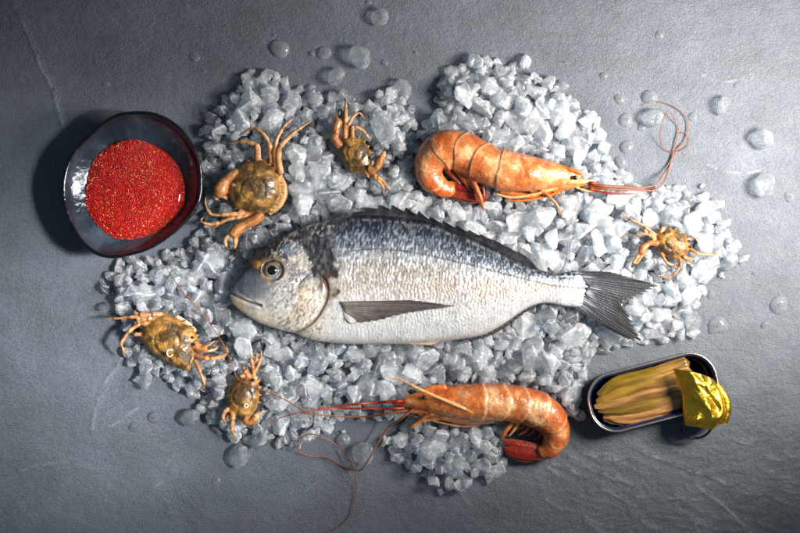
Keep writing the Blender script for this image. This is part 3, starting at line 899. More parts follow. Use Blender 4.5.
# ---------------------------------------------------------------- shrimp
def shrimp(label, path, rad, zs, npos, limbs, eye, tailfan, mirror, ridges, head_tint, zb=0, rostrum=()):
    c = np.array(path).mean(0)
    fr = Fr(c[0], c[1], 22, 0)
    root = empty('shrimp', fr, label, 'shrimp', 'whole cooked shrimps')
    A = cr(np.column_stack([path, zs, rad]), 260)
    L = np.r_[0, np.cumsum(np.hypot(*np.diff(A[:, :2], axis=0).T))]
    u = L / L[-1]
    w = np.ones(260)
    edge = np.zeros(260)
    for r in ridges:
        w += .042 * sm(r - .075, r, u) * (u <= r) - .012 * np.exp(-((u - r - .008) / .008) ** 2) * (u > r)
        edge = np.maximum(edge, (1.4 if r == ridges[0] else 1) * np.exp(-((u - r + .005) / .006) ** 2))
    V, F = tube(A[:, :3], A[:, 3], 260, 56, .92, False)
    ang = np.r_[np.tile(np.linspace(0, 2 * np.pi, 56, endpoint=False), 260), 0, 0]
    uu = np.r_[np.repeat(u, 56), 0, 1]
    ue = np.clip(uu + .016 * np.cos(ang * 2) * sm(ridges[0] - .1, ridges[0], uu) + .022 * (1 - np.abs(np.cos(ang))) * (uu < ridges[1] - .03), 0, 1)
    ctr = np.vstack([np.repeat(A[:, :3], 56, 0), A[:1, :3], A[-1:, :3]])
    V = ctr + (V - ctr) * np.interp(ue, u, w)[:, None]
    nx = fbm(V[:, 0] / 14, V[:, 1] / 14, 4, 3)
    n2 = fbm(V[:, 0] / 4, V[:, 1] / 4, 3, 13)
    base = lin((186, 110, 58)) * np.ones((len(V), 1))
    base = base + (lin((220, 168, 118)) - base) * (.95 * sm(.48, .72, nx))[:, None]
    base = base + (lin((172, 84, 34)) - base) * (sm(.5, .3, nx) * .8)[:, None]
    side = np.cos(ang) * mirror       # +1 on the back
    base = base + (lin((140, 58, 24)) - base) * (.7 * sm(.55, 1, side))[:, None]
    base = base + (lin((196, 88, 34)) - base) * (.5 * sm(.62, .84, uu) * sm(.3, .8, n2 + .2))[:, None]
    hd = sm(ridges[0] + .01, ridges[0] - .02, uu)
    base = base + (lin(head_tint) - base) * (.45 * hd * sm(.35, .6, n2))[:, None]
    ed = np.interp(ue, u, edge)[:, None]
    base = base * (1 - .45 * ed) + .45 * ed * lin((236, 190, 140))
    n3 = fbm(V[:, 0] / 2.6, V[:, 1] / 2.6, 3, 19)
    base = base * (1 + .55 * (n3 - .5))[:, None]
    gv = hd[:, None] * np.exp(-((uu - ridges[0] * .62 - .05 * (side + .2)) / .012) ** 2)[:, None] * .45
    base = base * (1 - gv) + gv * lin((120, 48, 22))
    spk = (hd * sm(.62, .72, n3) * sm(.1, .6, side) * .6)[:, None]
    base = base * (1 - spk) + spk * lin((120, 34, 18))
    rd = (.8 * np.exp(-((uu - ridges[0] * .45) / .04) ** 2) * np.exp(-((side - .55) / .22) ** 2) * sm(.42, .6, n2))[:, None]
    base = base * (1 - rd) + rd * lin((170, 22, 16))
    parts = [(V, F, base)]
    for P, R, col, *z in limbs:
        zz = z[0] if z else [zs[0] * .8] * len(P)
        V, F = tube([(p[0], p[1], q) for p, q in zip(P, np.interp(np.linspace(0, 1, len(P)), np.linspace(0, 1, len(zz)), zz))], R, 40, 10)
        nn = fbm(V[:, 0] / 6, V[:, 1] / 6, 3, 5)[:, None]
        parts.append((V, F, lin(col) * (.7 + .6 * nn)))

    def disp(V):
        V = V.copy()
        n = fbm(V[:, 0] / 9, V[:, 1] / 9, 3, 4) - .5
        V[:, 2] += 1.6 * n
        return V
    out, V, col = fuse(parts, .6, 2, disp)
    o = put('body', out, fr(V), col, M_shrimp, root)
    solids.append(o)
    W, F = ball(fr([eye])[0], (2.7, 2.4, 2.4))
    mk('eye', W, F, M_eye, root, np.broadcast_to(lin((14, 13, 14)), (len(W), 3)))
    # tail fan: four blades folded over each other
    VV, FF, CC, k = [], [], [], 0
    for P, R, z, colr in tailfan:
        V, F = tube([(p[0], p[1], q) for p, q in zip(P, np.linspace(z[0], z[1], len(P)))], R, 46, 26, .34)
        cx = np.r_[np.tile(np.cos(np.linspace(0, 2 * np.pi, 26, endpoint=False)), 46), 0, 0]
        tt = np.r_[np.repeat(np.linspace(0, 1, 46), 26), 0, 1]
        V[:, 2] += .9 * np.exp(-(cx / .18) ** 2)
        lines = .75 + .5 * vn(cx * 9, tt * 2, 3)
        g = lin((208, 108, 44))
        cc = (lin(colr) * (1 - sm(.25, 0, tt))[:, None] + g * sm(.25, 0, tt)[:, None]) * lines[:, None]
        ee = (sm(.8, 1, np.abs(cx)) * .5)[:, None]
        cc = cc * (1 - ee) + ee * lin((206, 120, 60))
        VV.append(V)
        FF += [[i + k for i in f] for f in F]
        CC.append(cc)
        k += len(V)
    o = mk('tail_fan', fr(np.vstack(VV)), FF, M_shrimp, root, np.vstack(CC))
    o['label'] = 'dark red folded tail fan'
    solids.append(o)
    return root, fr


OR, RD, PL = (190, 104, 44), (136, 40, 20), (214, 152, 94)
sh_up, fr_up = shrimp('whole shrimp above the bream, antennae looped at the upper right',
    [(580, 177), (566, 176), (548, 175), (525, 173.5), (503, 170.5), (490, 167), (474, 158), (456, 150.5), (440, 152.5), (430, 163), (430, 177), (441, 187.5), (452, 191)],
    [2.5, 9, 14, 18.5, 20.5, 19.5, 20, 20, 19.5, 15.5, 13, 10, 7], [27, 28, 29, 30, 30, 30, 29, 28, 27, 26, 25, 23, 22], 0,
    [([(587, 176), (574, 171.5), (558, 168)], [.5, 2.0, 2.4], OR, [33, 35, 33]), ([(600, 187), (582, 184), (562, 187), (530, 191)], [.8, 2.6, 4, 3], OR, [25, 25, 24, 22]),
     ([(592, 181), (578, 182), (566, 180)], [1, 3.2, 5], PL, [29, 30, 30]),
     ([(556, 188), (536, 194), (512, 197.5), (496, 194)], [1.0, 1.5, 1.5, 1], PL, [27, 27, 26, 25]), ([(562, 190), (544, 197), (522, 201), (506, 200)], [.8, 1.2, 1.2, .6], OR, [25, 25, 24, 22]),
     ([(576, 188), (590, 191.5), (606, 190)], [1.2, 1.1, .5], PL, [26, 26, 27]), ([(460, 169), (468, 181), (476, 192), (480, 203)], [2.2, 2, 1.5, .5], (168, 88, 40), [24, 27, 27, 23]),
     ([(538, 188), (550, 198), (557, 206), (562, 216)], [1.6, 1.5, 1.3, .5], OR, [26, 29, 27, 24]), ([(500, 191), (530, 196), (560, 193)], [2.5, 2.8, 1.5], OR, [21, 21, 22]),
     ([(468, 168), (474, 184), (480, 198), (484, 211)], [3.2, 2.8, 2.2, .6], OR, [26, 30, 30, 24]), ([(478, 172), (482, 182), (484, 196)], [2.4, 2.0, 1.2], RD, [25, 26, 25]),
     ([(455, 168), (462, 178), (470, 190)], [3, 2.6, 1.5], (150, 66, 26), [23, 25, 25]), ([(446, 168), (452, 176), (460, 184)], [3, 2.4, 1.4], (130, 50, 20), [22, 23, 23]),
     ([(488, 176), (493, 182), (498, 187)], [3, 2.6, 1.6], PL, [24, 24, 23])],
    (573.6, 178.5, 36.5), [([(446, 189), (462, 193.5), (478, 196), (488, 196.5)], [5, 5.5, 5, 1.5], (21, 20), RD), ([(446, 190), (460, 196), (474, 199.5), (485, 201)], [4, 4.5, 3.6, 1], (18, 16), (120, 24, 12)),
     ([(448, 186), (462, 188), (476, 191), (486, 193)], [5, 5, 4, 1], (23, 22), (110, 18, 10))], 1, [.42, .53, .63, .73, .83, .92], (196, 104, 34))
sh_lo, fr_lo = shrimp('whole shrimp below the bream, tail curled beside the open tin',
    [(404, 401), (416, 400.5), (432, 399.5), (455, 401), (480, 401.5), (500, 402), (516, 404), (533, 408), (547, 416), (555.5, 428), (556, 440), (550, 449.5), (541, 454)],
    [2.6, 7, 12.5, 16.5, 18.3, 18.5, 18.5, 18.5, 17.5, 14.5, 12.5, 10.5, 7], [27, 27, 27, 27, 26, 25, 23, 21, 19, 17, 15, 13, 12], 0,
    [([(404, 397), (418, 393.5), (429, 388), (445, 386)], [1, 2.6, 3, 3], OR, [30, 32, 33, 33]),
     ([(387, 377.5), (397, 377), (408, 382), (428, 391.5), (458, 404.5), (480, 414), (502, 419)], [.5, .9, 1.3, 1.6, 1.9, 2.0, 2.0], PL, [40, 42, 43, 44, 42, 36, 30]),
     ([(418, 414), (440, 418.5), (466, 423.5), (492, 423)], [.9, 1.5, 1.6, 1], OR, [20, 20, 20, 19]), ([(414, 417), (436, 422), (460, 426.5), (480, 426)], [.7, 1.1, 1.2, .6], PL, [17, 17, 17, 16]),
     ([(521, 421), (515, 429), (509, 437)], [2.2, 1.8, .8], PL, [17, 18, 16]), ([(531, 424), (527, 431), (519, 436)], [2.4, 1.8, .8], (170, 92, 44), [14, 14, 12]),
     ([(410, 428), (418, 423), (430, 415), (455, 414)], [1.4, 2.0, 2.2, 2.6], OR, [18, 20, 22, 22]), ([(424, 421), (445, 418), (470, 421), (495, 420)], [1.2, 2.4, 3.4, 3], PL, [19, 20, 20, 20]),
     ([(392, 403), (410, 405), (432, 409), (470, 415)], [1.4, 2.6, 3.2, 3], RD, [24, 25, 24, 22]), ([(396, 411), (415, 411), (440, 412)], [1, 2.2, 2.6], OR, [22, 23, 22]),
     ([(516, 419), (510, 426), (504, 434), (502.5, 440)], [3, 2.6, 2.4, 1], OR, [18, 20, 18, 14]), ([(526, 422), (522, 428), (512, 431)], [3, 2, 1], (150, 66, 26), [14, 15, 13]),
     ([(536, 425), (534, 432), (528, 437)], [3, 2, 1], (140, 56, 22), [12, 13, 11]), ([(543, 432), (540, 438), (535, 441)], [3, 2, 1], (130, 48, 20), [10, 10, 9])],
    (424, 396.5, 37), [([(546, 453), (532, 449), (516, 445.5), (503, 441.5)], [5, 5.5, 5, 1.5], (11, 10), RD), ([(546, 456), (530, 455), (514, 453), (505, 449)], [5, 6, 5.2, 1.6], (13, 10), (132, 28, 14)),
     ([(546, 455), (532, 459), (518, 459), (508, 456)], [4, 4.5, 3.6, 1.2], (10, 7), (150, 44, 20))], -1, [.42, .52, .62, .72, .82, .91], (206, 116, 40))

# ---------------------------------------------------------------- bowl and roe
def bowl():
    rim = [(50 + x / 3.331, 100 + y / 3.331) for x, y in [(260, 37), (350, 42), (430, 87), (488, 170), (506, 260), (493, 350), (430, 428), (350, 488), (270, 518), (180, 526), (110, 488), (60, 410),
                                                       (35, 320), (42, 240), (70, 172), (140, 97), (200, 53)]]
    fr = Fr(131, 184, 44, 0)
    root = empty('bowl', fr, 'black glazed stoneware bowl with uneven rim holding red roe', 'bowl')
    n = 160
    R = cr(np.array(rim), n, True)
    c = np.array((134.0, 187.0))
    prof = [(.0, 3.5), (.52, 3.5), (.60, 1.5), (.64, 1.2), (.66, 3), (.76, 9), (.86, 17), (.94, 26), (.985, 33), (1.0, 36.5), (.998, 39), (.985, 40.4), (.965, 40.6), (.945, 39), (.93, 35.5), (.90, 31), (.85, 27.5), (.78, 23.5), (.70, 20), (.6, 16.5), (.5, 13), (.25, 10), (.0, 9)]
    prof = cr(np.array([(p[0] * 70, p[1]) for p in prof]), 110)
    a = np.linspace(0, 2 * np.pi, n, endpoint=False)
    rings, cc = [], []
    Rc = R - c
    rad = np.hypot(*Rc.T)
    for i, (q, z) in enumerate(prof):
        q = q / 70
        k = sm(.3, 1, q)
        rr = rad * k + (1 - k) * rad.mean()
        P = c + Rc / rad[:, None] * (rr * q)[:, None]
        zz = z + k * (1.6 * np.sin(2 * a + 1) + .9 * np.sin(3 * a)) * (z / 38) + .5 * (vn(a * 8, np.full(n, i * .2), 3) - .5) * k
        rings.append(np.column_stack([P, zz]))
        inner = i > 56
        nn = fbm(P[:, 0] / 24, P[:, 1] / 24, 4, 5)[:, None]
        ci = lin((30, 36, 44)) + (lin((62, 70, 80)) - lin((30, 36, 44))) * sm(.25, .8, nn) * (1 if inner else .15)
        if q > .945 or not inner: ci = lin((10, 12, 15)) + 0 * ci
        cc.append(ci)
    V = fr(np.vstack(rings))
    cols = np.vstack(cc)
    o = mk('vessel', V, grid_faces(len(prof), n, True), M_glaze, root, np.clip(cols, .003, 1))
    hm_block.append((R, 18.0))
    hm_block.append((c + Rc * .74, 0.0))
    # roe
    fr2 = Fr(134, 190, 20, 0)
    cen = np.array((134.5, 190.5))
    pts, tries = [], 0
    g = {}
    r0 = 1.08
    V0 = None
    bm = bmesh.new()
    bmesh.ops.create_icosphere(bm, subdivisions=1, radius=1)
    bv = np.array([v.co[:] for v in bm.verts])
    bf = [[v.index for v in f.verts] for f in bm.faces]
    bm.free()
    R2 = 49.5
    lr = np.random.default_rng(5)
    VV, FF, CC = [], [], []
    cell = 1.6
    while tries < 130000 and len(pts) < 4600:
        tries += 1
        aa, q = lr.random() * 2 * math.pi, math.sqrt(lr.random())
        edge = 1 + .025 * math.sin(3 * aa + 1) + .012 * math.sin(7 * aa)
        x, y = cen[0] + R2 * edge * q * math.cos(aa), cen[1] + R2 * edge * q * math.sin(aa)
        k = (int(x // cell), int(y // cell))
        if any((x - p[0]) ** 2 + (y - p[1]) ** 2 < 1.55 ** 2 for i in (-1, 0, 1) for j in (-1, 0, 1) for p in g.get((k[0] + i, k[1] + j), ())): continue
        g.setdefault(k, []).append((x, y))
        z = 20 + 6.5 * (1 - q ** 2.2) + 2.2 * float(fbm(np.array(x / 9), np.array(y / 9), 3, 2)) + lr.random() * 1.3
        pts.append((x, y, z))
        VV.append(bv * r0 * (.85 + .3 * lr.random()) + fr2([(x, y, z)])[0])
        o_ = lr.random()
        CC.append(np.broadcast_to(lin((214, 28, 12)) if o_ < .84 else lin((232, 84, 32)) if o_ < .985 else lin((240, 160, 60)), bv.shape))  # the few yellow eggs are golden glints painted as colour
        FF += [[i + (len(pts) - 1) * len(bv) for i in f] for f in bf]
    Vd, Fd = dome([(cen[0] + 50 * math.cos(t), cen[1] + 50 * math.sin(t)) for t in np.linspace(0, 2 * np.pi, 24, endpoint=False)], 19.9, 7, .3)
    k = len(pts) * len(bv)
    VV.append(fr2(Vd))
    FF += [[i + k for i in f] for f in Fd]
    CC.append(np.broadcast_to(lin((190, 22, 10)), (len(Vd), 3)))
    o = mk('fish_roe', np.vstack(VV), FF, M_roe, None, np.vstack(CC), loc=fr2.o)
    tag(o, 'mound of glistening red fish roe filling the black bowl', 'roe', None, 'stuff')


bowl()

# ---------------------------------------------------------------- sardine tin
def tin():
    cx, cy = 653.2, 392.4
    fr = Fr(cx, cy, 25, 0)
    root = empty('sardine_tin', fr, 'open oval tin with navy inside and gold lid peeled back', 'tin')
    th = math.radians(14.6)
    e1, e2 = np.array((math.cos(th), -math.sin(th))), np.array((math.sin(th), math.cos(th)))   # along and across, picture axes

    def loop(a, b, r, n=120):
        P = []
        for sx, sy, s in ((1, 1, 0), (-1, 1, 90), (-1, -1, 180), (1, -1, 270)):
            for t in np.linspace(0, 90, n // 4):
                q = math.radians(s + t)
                P.append((sx * (a - r) + r * math.cos(q), sy * (b - r) + r * math.sin(q)))
        P = np.array(P)
        return np.array((cx, cy)) + P[:, :1] * e1 + P[:, 1:] * e2
    A, B, RR = 66.5, 30.4, 27.5
    prof = [(6, .0, 1), (3, .6, 0), (1.6, 2.5, 0), (1.6, 22, 0), (1.2, 23.2, 0), (3.6, 23.6, 1), (4.2, 21, 1), (4.6, 6, 1), (6.5, 3.2, 1), (12, 2.6, 1)]
    rings = [np.column_stack([loop(A - i, B - i, max(RR - i, 3)), np.full(120, z)]) for i, z, _ in prof]
    V = np.vstack(rings)
    F = grid_faces(len(rings), 120, True).tolist()
    fm = [0 if r < 4 else 1 for r in range(len(rings) - 1) for _ in range(120)]
    F.append(list(range(120))[::-1])
    fm.append(0)
    F.append([(len(rings) - 1) * 120 + i for i in range(120)])
    fm.append(1)
    mk('can', fr(V), F, [M_tinout, M_navy], root, fm=fm)
    # rim bead
    L = loop(A - 1.3, B - 1.3, RR - 1.3)
    nn = len(L)
    a = np.linspace(0, 2 * np.pi, 10, endpoint=False)
    nrm = (L - np.array((cx, cy)))
    tg = np.roll(L, -1, 0) - np.roll(L, 1, 0)
    nr = np.stack([tg[:, 1], -tg[:, 0]], 1)
    nr /= np.linalg.norm(nr, axis=1)[:, None] + 1e-9
    V = np.concatenate([L[:, None] + 1.05 * np.cos(a)[None, :, None] * nr[:, None], np.broadcast_to((24.4 + 1.1 * np.sin(a))[None, :, None], (nn, 10, 1))], -1).reshape(-1, 3)
    F = [[i * 10 + j, ((i + 1) % nn) * 10 + j, ((i + 1) % nn) * 10 + (j + 1) % 10, i * 10 + (j + 1) % 10] for i in range(nn) for j in range(10)]
    mk('rim', fr(V), F, M_rim, root)
    hm_block.append((loop(A + 1, B + 1, RR), 0.0))

    # peeled lid: a bent sheet of foil
    Zm = 40
    Lf = cr(np.array([(671.5, 367.8), (677, 382), (681, 395), (681.8, 410.5), (683.4, 424.6)]), 50)
    Rt = cr(np.array([(717.5, 386), (724.5, 397), (728, 409), (726.5, 418.5), (716.3, 428.8)]), 50)
    Tp = cr(np.array([(671.5, 367.8), (692, 371), (709, 377.5), (717.5, 386)]), 50)
    Bt = cr(np.array([(683.4, 424.6), (693, 425.6), (702.8, 427.5), (716.3, 428.8)]), 50)
    u = np.linspace(0, 1, 50)[:, None, None]
    v = np.linspace(0, 1, 50)[None, :, None]
    G = (1 - u) * Lf[None] + u * Rt[None] + (1 - v) * Tp[:, None] + v * Bt[:, None] - ((1 - u) * (1 - v) * Lf[0] + u * (1 - v) * Rt[0] + (1 - u) * v * Lf[-1] + u * v * Rt[-1])
    uu, vv = u[..., 0], v[..., 0]
    z = 30 + 13 * np.sin(np.pi * np.clip(uu * .92 + .06, 0, 1)) ** .8 + 0 * vv
    # straight folds
    for (a0, b0, c0, k) in [(.9, .45, .62, 7), (-.5, 1.0, .38, 8), (1, -.55, .18, 7), (.3, 1, .95, 6), (1, .1, .52, -6), (1, -.1, .78, 6), (.7, -.7, -.1, 4), (.2, 1, .28, 5), (1, .9, 1.25, -5), (-1, 1, -.25, 5), (1, .35, .35, 4)]:
        z = z + 2.2 * k * np.maximum(0, .17 - np.abs(a0 * uu + b0 * vv - c0)) * np.sin(np.pi * np.clip(uu + .1, 0, 1))
    z = z - 12 * sm(.82, 1, uu) - 2 * sm(.85, 1, vv) + 2.5 * np.exp(-((uu - .8) / .08) ** 2) * np.exp(-((vv - .5) / .3) ** 2)
    n = 50
    P = np.concatenate([G, z[..., None]], -1).reshape(-1, 3)
    Q = P.copy()
    Q[:, 2] -= .7
    F1 = grid_faces(n, n)
    F = F1.tolist() + (F1[:, ::-1] + n * n).tolist()
    rimi = [i * n for i in range(n)] + [(n - 1) * n + j for j in range(1, n)] + [i * n + n - 1 for i in range(n - 2, -1, -1)] + [j for j in range(n - 2, 0, -1)]
    for a_, b_ in zip(rimi, rimi[1:] + rimi[:1]): F.append([b_, a_, a_ + n * n, b_ + n * n])
    lid = mk('lid', fr(np.vstack([P, Q])), F, M_gold, root)
    lid['label'] = 'crumpled gold peel-off lid'
    # rolled end of the lid
    q = np.linspace(0, 4.2 * np.pi, 70)
    st = []
    for t in np.linspace(0, 1, 16):
        b0 = np.array((715.5, 384)) * (1 - t) + np.array((722.5, 423)) * t + np.array((5.5 * math.sin(math.pi * t), 0))
        r = (6.2 - .26 * q) * (.75 + .25 * math.sin(math.pi * t))
        st.append(np.column_stack([b0[0] + r * np.cos(q) * .95, b0[1] + r * np.cos(q) * -.15, 30 + r * np.sin(q)]))
    P = np.array(st)
    P2 = P + np.array((0, 0, -.5))
    F1 = grid_faces(16, 70)
    mk('lid_roll', fr(np.vstack([P.reshape(-1, 3), P2.reshape(-1, 3)])), F1.tolist() + (F1[:, ::-1] + 16 * 70).tolist(), M_gold, lid)
    # ring pull hanging over the side
    t = np.linspace(math.radians(-8), math.radians(188), 40)
    pts = [(696 + 15.5 * math.cos(q_), 424.5 + 14.2 * math.sin(q_), 29 - 9 * math.sin(q_)) for q_ in t]
    V, F = tube(pts, np.full(40, 1.15), 60, 10, 1.0)
    mk('pull_ring', fr(V), F, M_ring, lid)

    # fillets, each a thing
    labs = ['golden sardine fillet along the upper side of the tin', 'sardine fillet second from the upper side of the tin', 'sardine fillet in the middle of the tin, pale ridge on top',
            'sardine fillet second from the lower side of the tin', 'pinkish sardine fillet along the lower side of the tin']
    cs = [(126, 100, 20), (140, 106, 36), (164, 120, 66), (122, 94, 26), (166, 118, 68)]
    for i, off in enumerate((-18.2, -9.4, -.3, 9.2, 18.4)):
        pts, rad = [], []
        sgn = off / 18
        for t in np.linspace(0, 1, 14):
            al = -60 + 100 * t + abs(off) * .35 * (1 - t)
            bend = off * (1 - .34 * (1 - sm(0, .3, np.array(t)))) + 1.4 * math.sin(3.4 * t + i * 1.7) + (.0 if i != 0 else -1.0 * t)
            p = np.array((cx, cy)) + al * e1 + (bend + .8) * e2
            pts.append((p[0], p[1], 13.4 + 1.5 * math.sin(2.2 * t + i) + .8 * (i % 2)))
            rad.append((1.6 + 3.2 * float(sm(0, .1, np.array(t))) + 2.3 * float(sm(0, .3, np.array(t)))) * (1 + .1 * math.sin(7 * t + 2 * i)))
        V, F = tube(pts, np.array(rad) * 1.14, 120, 40, .66)
        a = np.r_[np.tile(np.linspace(0, 2 * np.pi, 40, endpoint=False), 120), 0, 0]
        tt = np.r_[np.repeat(np.linspace(0, 1, 120), 40), 0, 1]
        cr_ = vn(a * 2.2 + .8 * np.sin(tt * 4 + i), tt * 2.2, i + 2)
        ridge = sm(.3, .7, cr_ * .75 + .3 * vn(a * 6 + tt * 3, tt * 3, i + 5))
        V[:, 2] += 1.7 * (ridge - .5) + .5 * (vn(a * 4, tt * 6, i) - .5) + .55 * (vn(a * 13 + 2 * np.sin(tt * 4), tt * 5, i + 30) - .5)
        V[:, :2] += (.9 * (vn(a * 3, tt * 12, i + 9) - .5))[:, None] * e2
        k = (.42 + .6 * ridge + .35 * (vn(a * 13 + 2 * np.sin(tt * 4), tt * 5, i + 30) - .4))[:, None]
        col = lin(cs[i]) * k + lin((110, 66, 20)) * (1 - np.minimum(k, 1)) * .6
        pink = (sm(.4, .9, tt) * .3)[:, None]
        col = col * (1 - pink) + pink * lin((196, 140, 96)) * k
        m = V.mean(0)
        f2 = Fr(m[0], m[1], 25, 0)
        f2.o = np.array([f2.o[0], f2.o[1], 8.0])
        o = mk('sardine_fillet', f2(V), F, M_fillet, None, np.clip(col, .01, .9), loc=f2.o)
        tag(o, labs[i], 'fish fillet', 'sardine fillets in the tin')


tin()

# ---------------------------------------------------------------- ice
def ice_protos(n):
    out = []
    lr = np.random.default_rng(11)
    for k in range(n):
        bm = bmesh.new()
        lumps = 1 + (k % 2) + (k % 6 == 5)
        for q in range(lumps):
            c = lr.normal(0, .36, 3) * (q > 0)
            r = np.array((1, .7 + .3 * lr.random(), .55 + .35 * lr.random())) * (.95 if q == 0 else .5 + .25 * lr.random())
            m = int(lr.integers(11, 18))
            d = lr.normal(0, 1, (m, 3))
            d /= np.linalg.norm(d, axis=1)[:, None]
            d = d * r * (.88 + .2 * lr.random((m, 1)))
            Rm = np.array(Matrix.Rotation(lr.random() * 6.28, 3, lr.normal(0, 1, 3).tolist()))
            vs = [bm.verts.new(Vector(p)) for p in d @ Rm + c]
            h = bmesh.ops.convex_hull(bm, input=vs)
            junk = [v for v in h['geom_interior'] if isinstance(v, bmesh.types.BMVert)] + [v for v in h['geom_unused'] if isinstance(v, bmesh.types.BMVert)]
            bmesh.ops.delete(bm, geom=list(set(junk)), context='VERTS')
        bmesh.ops.recalc_face_normals(bm, faces=bm.faces)
        V = np.array([v.co[:] for v in bm.verts])
        for i, v in enumerate(bm.verts): v.index = i
        F = [[v.index for v in f.verts] for f in bm.faces]
        bm.free()

        def disp(V):
            s = k * 1.7
            a = vn(V[:, 0] * 3.2 + V[:, 2] * 2.1, V[:, 1] * 3.2 - V[:, 2] * 1.7, k) - .5
            b = vn(V[:, 0] * 8 - V[:, 2] * 6, V[:, 1] * 8 + V[:, 2] * 5, k + 3) - .5
            ln = np.linalg.norm(V, axis=1)[:, None] + 1e-6
            return V * (1 + (.12 * a + .05 * b)[:, None] / ln)
        me, V2, _ = fuse([(V, F, (1, 1, 1))], .058, 1, disp)
        V2 = V2 / np.abs(V2).max() * np.array((1, 1, .66))
        me.vertices.foreach_set('co', V2.ravel())
        me.materials.clear()
        me.materials.append(M_ice[0])
        me.polygons.foreach_set('use_smooth', np.ones(len(me.polygons), bool))
        me.update()
        me.name = 'ice_chunk'
        out.append(me)
    return out


protos = ice_protos(24)
for q_ in range(4):           # rounded, half melted lumps
    V_, F_ = ball((0, 0, 0), (1, .82 + .06 * q_, .8), 20, 28)
    V_ = V_ * (1 + .34 * (vn(V_[:, 0] * 1.5 + 5 * q_ + V_[:, 2], V_[:, 1] * 1.5, 3 + q_) - .5) + .12 * (vn(V_[:, 0] * 4 + V_[:, 2] * 3, V_[:, 1] * 4, 8 + q_) - .5))[:, None]
    me_ = bpy.data.meshes.new('ice_chunk')
    V_ = V_ / np.abs(V_).max()
    V_[:, 2] *= .7
    me_.from_pydata(V_.tolist(), [], F_)
    me_.materials.append(M_ice[0])
    me_.polygons.foreach_set('use_smooth', np.ones(len(me_.polygons), bool))
    protos.append(me_)
G = 2.0
gx, gy = np.arange(0, 800, G) + G / 2, np.arange(0, 534, G) + G / 2
GX, GY = np.meshgrid(gx, gy, indexing='ij')
lim = np.full(GX.shape, 1e3)
for P, z in hm_block:
    P = np.asarray(P)
    lim[inpoly(GX, GY, P)] = np.minimum(lim[inpoly(GX, GY, P)], z)
bpy.context.view_layer.update()
for o in solids:
    me = o.data
    V = np.empty(len(me.vertices) * 3)
    me.vertices.foreach_get('co', V)
    V = V.reshape(-1, 3) / S + np.array(o.parent.location) / S
    i = np.clip(((V[:, 0] + 400) / G).astype(int), 0, lim.shape[0] - 1)
    j = np.clip(((266.5 - V[:, 1]) / G).astype(int), 0, lim.shape[1] - 1)
    np.minimum.at(lim, (i, j), V[:, 2])
field = [[(237, 86), (250, 78), (268, 72), (290, 80), (302, 92), (312, 90), (330, 96), (352, 98), (368, 100), (384, 88), (400, 94), (412, 104), (417, 128), (428, 118), (440, 108), (434, 96), (446, 70), (470, 58),
          (500, 62), (535, 70), (556, 82), (575, 100), (590, 108), (600, 122), (608, 146), (616, 166), (640, 188), (668, 186), (700, 194), (722, 204), (728, 232), (738, 256), (722, 268), (706, 280), (702, 298), (686, 316),
          (694, 332), (664, 342), (640, 344), (628, 346), (600, 354), (584, 364), (590, 400), (574, 424), (560, 400), (500, 396), (505, 420), (512, 440), (500, 476), (478, 482), (452, 490), (428, 484), (414, 466), (386, 446),
          (384, 430), (410, 420), (340, 420), (318, 432), (304, 444), (288, 448), (270, 438), (256, 440), (232, 436), (212, 420), (196, 400), (184, 392), (166, 380), (130, 362), (122, 340), (114, 300), (104, 288), (108, 268),
          (140, 256), (186, 246), (204, 224), (206, 190), (200, 150), (200, 124), (214, 108)]]
ice_in = np.zeros(GX.shape, bool)
for P in field: ice_in |= inpoly(GX, GY, P)
dist = np.zeros(GX.shape)
cur = ice_in.copy()
while cur.any():
    dist += cur * G
    nx_ = cur.copy()
    nx_[1:] &= cur[:-1]
    nx_[:-1] &= cur[1:]
    nx_[:, 1:] &= cur[:, :-1]
    nx_[:, :-1] &= cur[:, 1:]
    nx_[0] = nx_[-1] = False
    nx_[:, 0] = nx_[:, -1] = False
    cur = nx_
ice_in &= dist > 13 * fbm(GX / 17, GY / 17, 3, 41) - 3
target = np.where(ice_in, np.minimum(23, 6 + .45 * dist), 0) + 5 * (fbm(GX / 40, GY / 40, 3, 15) - .5)
hm = np.zeros(GX.shape)
ids = np.full(GX.shape, -1)
pieces = []          # x, y, z, r, proto, rotation


def drop(x, y, r, lr, force=False):
    i0, i1 = max(int((x - r) / G), 0), min(int((x + r) / G) + 2, hm.shape[0])
    j0, j1 = max(int((y - r) / G), 0), min(int((y + r) / G) + 2, hm.shape[1])
    sx, sy = GX[i0:i1, j0:j1], GY[i0:i1, j0:j1]
    d = np.hypot(sx - x, sy - y) / (r * .88)
    ins = d < 1
    if not ins.any(): return False
    sub = hm[i0:i1, j0:j1]
    z = max(np.percentile(sub[ins], 55) - .3 * r, 0)
    top = z + 1.15 * r * np.sqrt(np.clip(1 - d * d, 0, 1)) + .1 * r
    if not force:
        if ((top + .4 * r)[ins] > lim[i0:i1, j0:j1][ins] - 1).any(): return False
        ci = (min(int(x / G), hm.shape[0] - 1), min(int(y / G), hm.shape[1] - 1))
        if z + .65 * r > target[ci]: return False
    k = len(pieces)
    new = ins & (top > sub)
    sub[new] = top[new]
    ids[i0:i1, j0:j1][new] = k
    rot = Matrix.Rotation(lr.random() * 6.28, 3, 'Z') @ Matrix.Rotation(lr.normal() * .3 + math.pi * int(lr.integers(2)), 3, 'X') @ Matrix.Rotation(lr.normal() * .3, 3, 'Y')
    pieces.append([x, y, z, r, int(lr.integers(24)), rot])
    return True


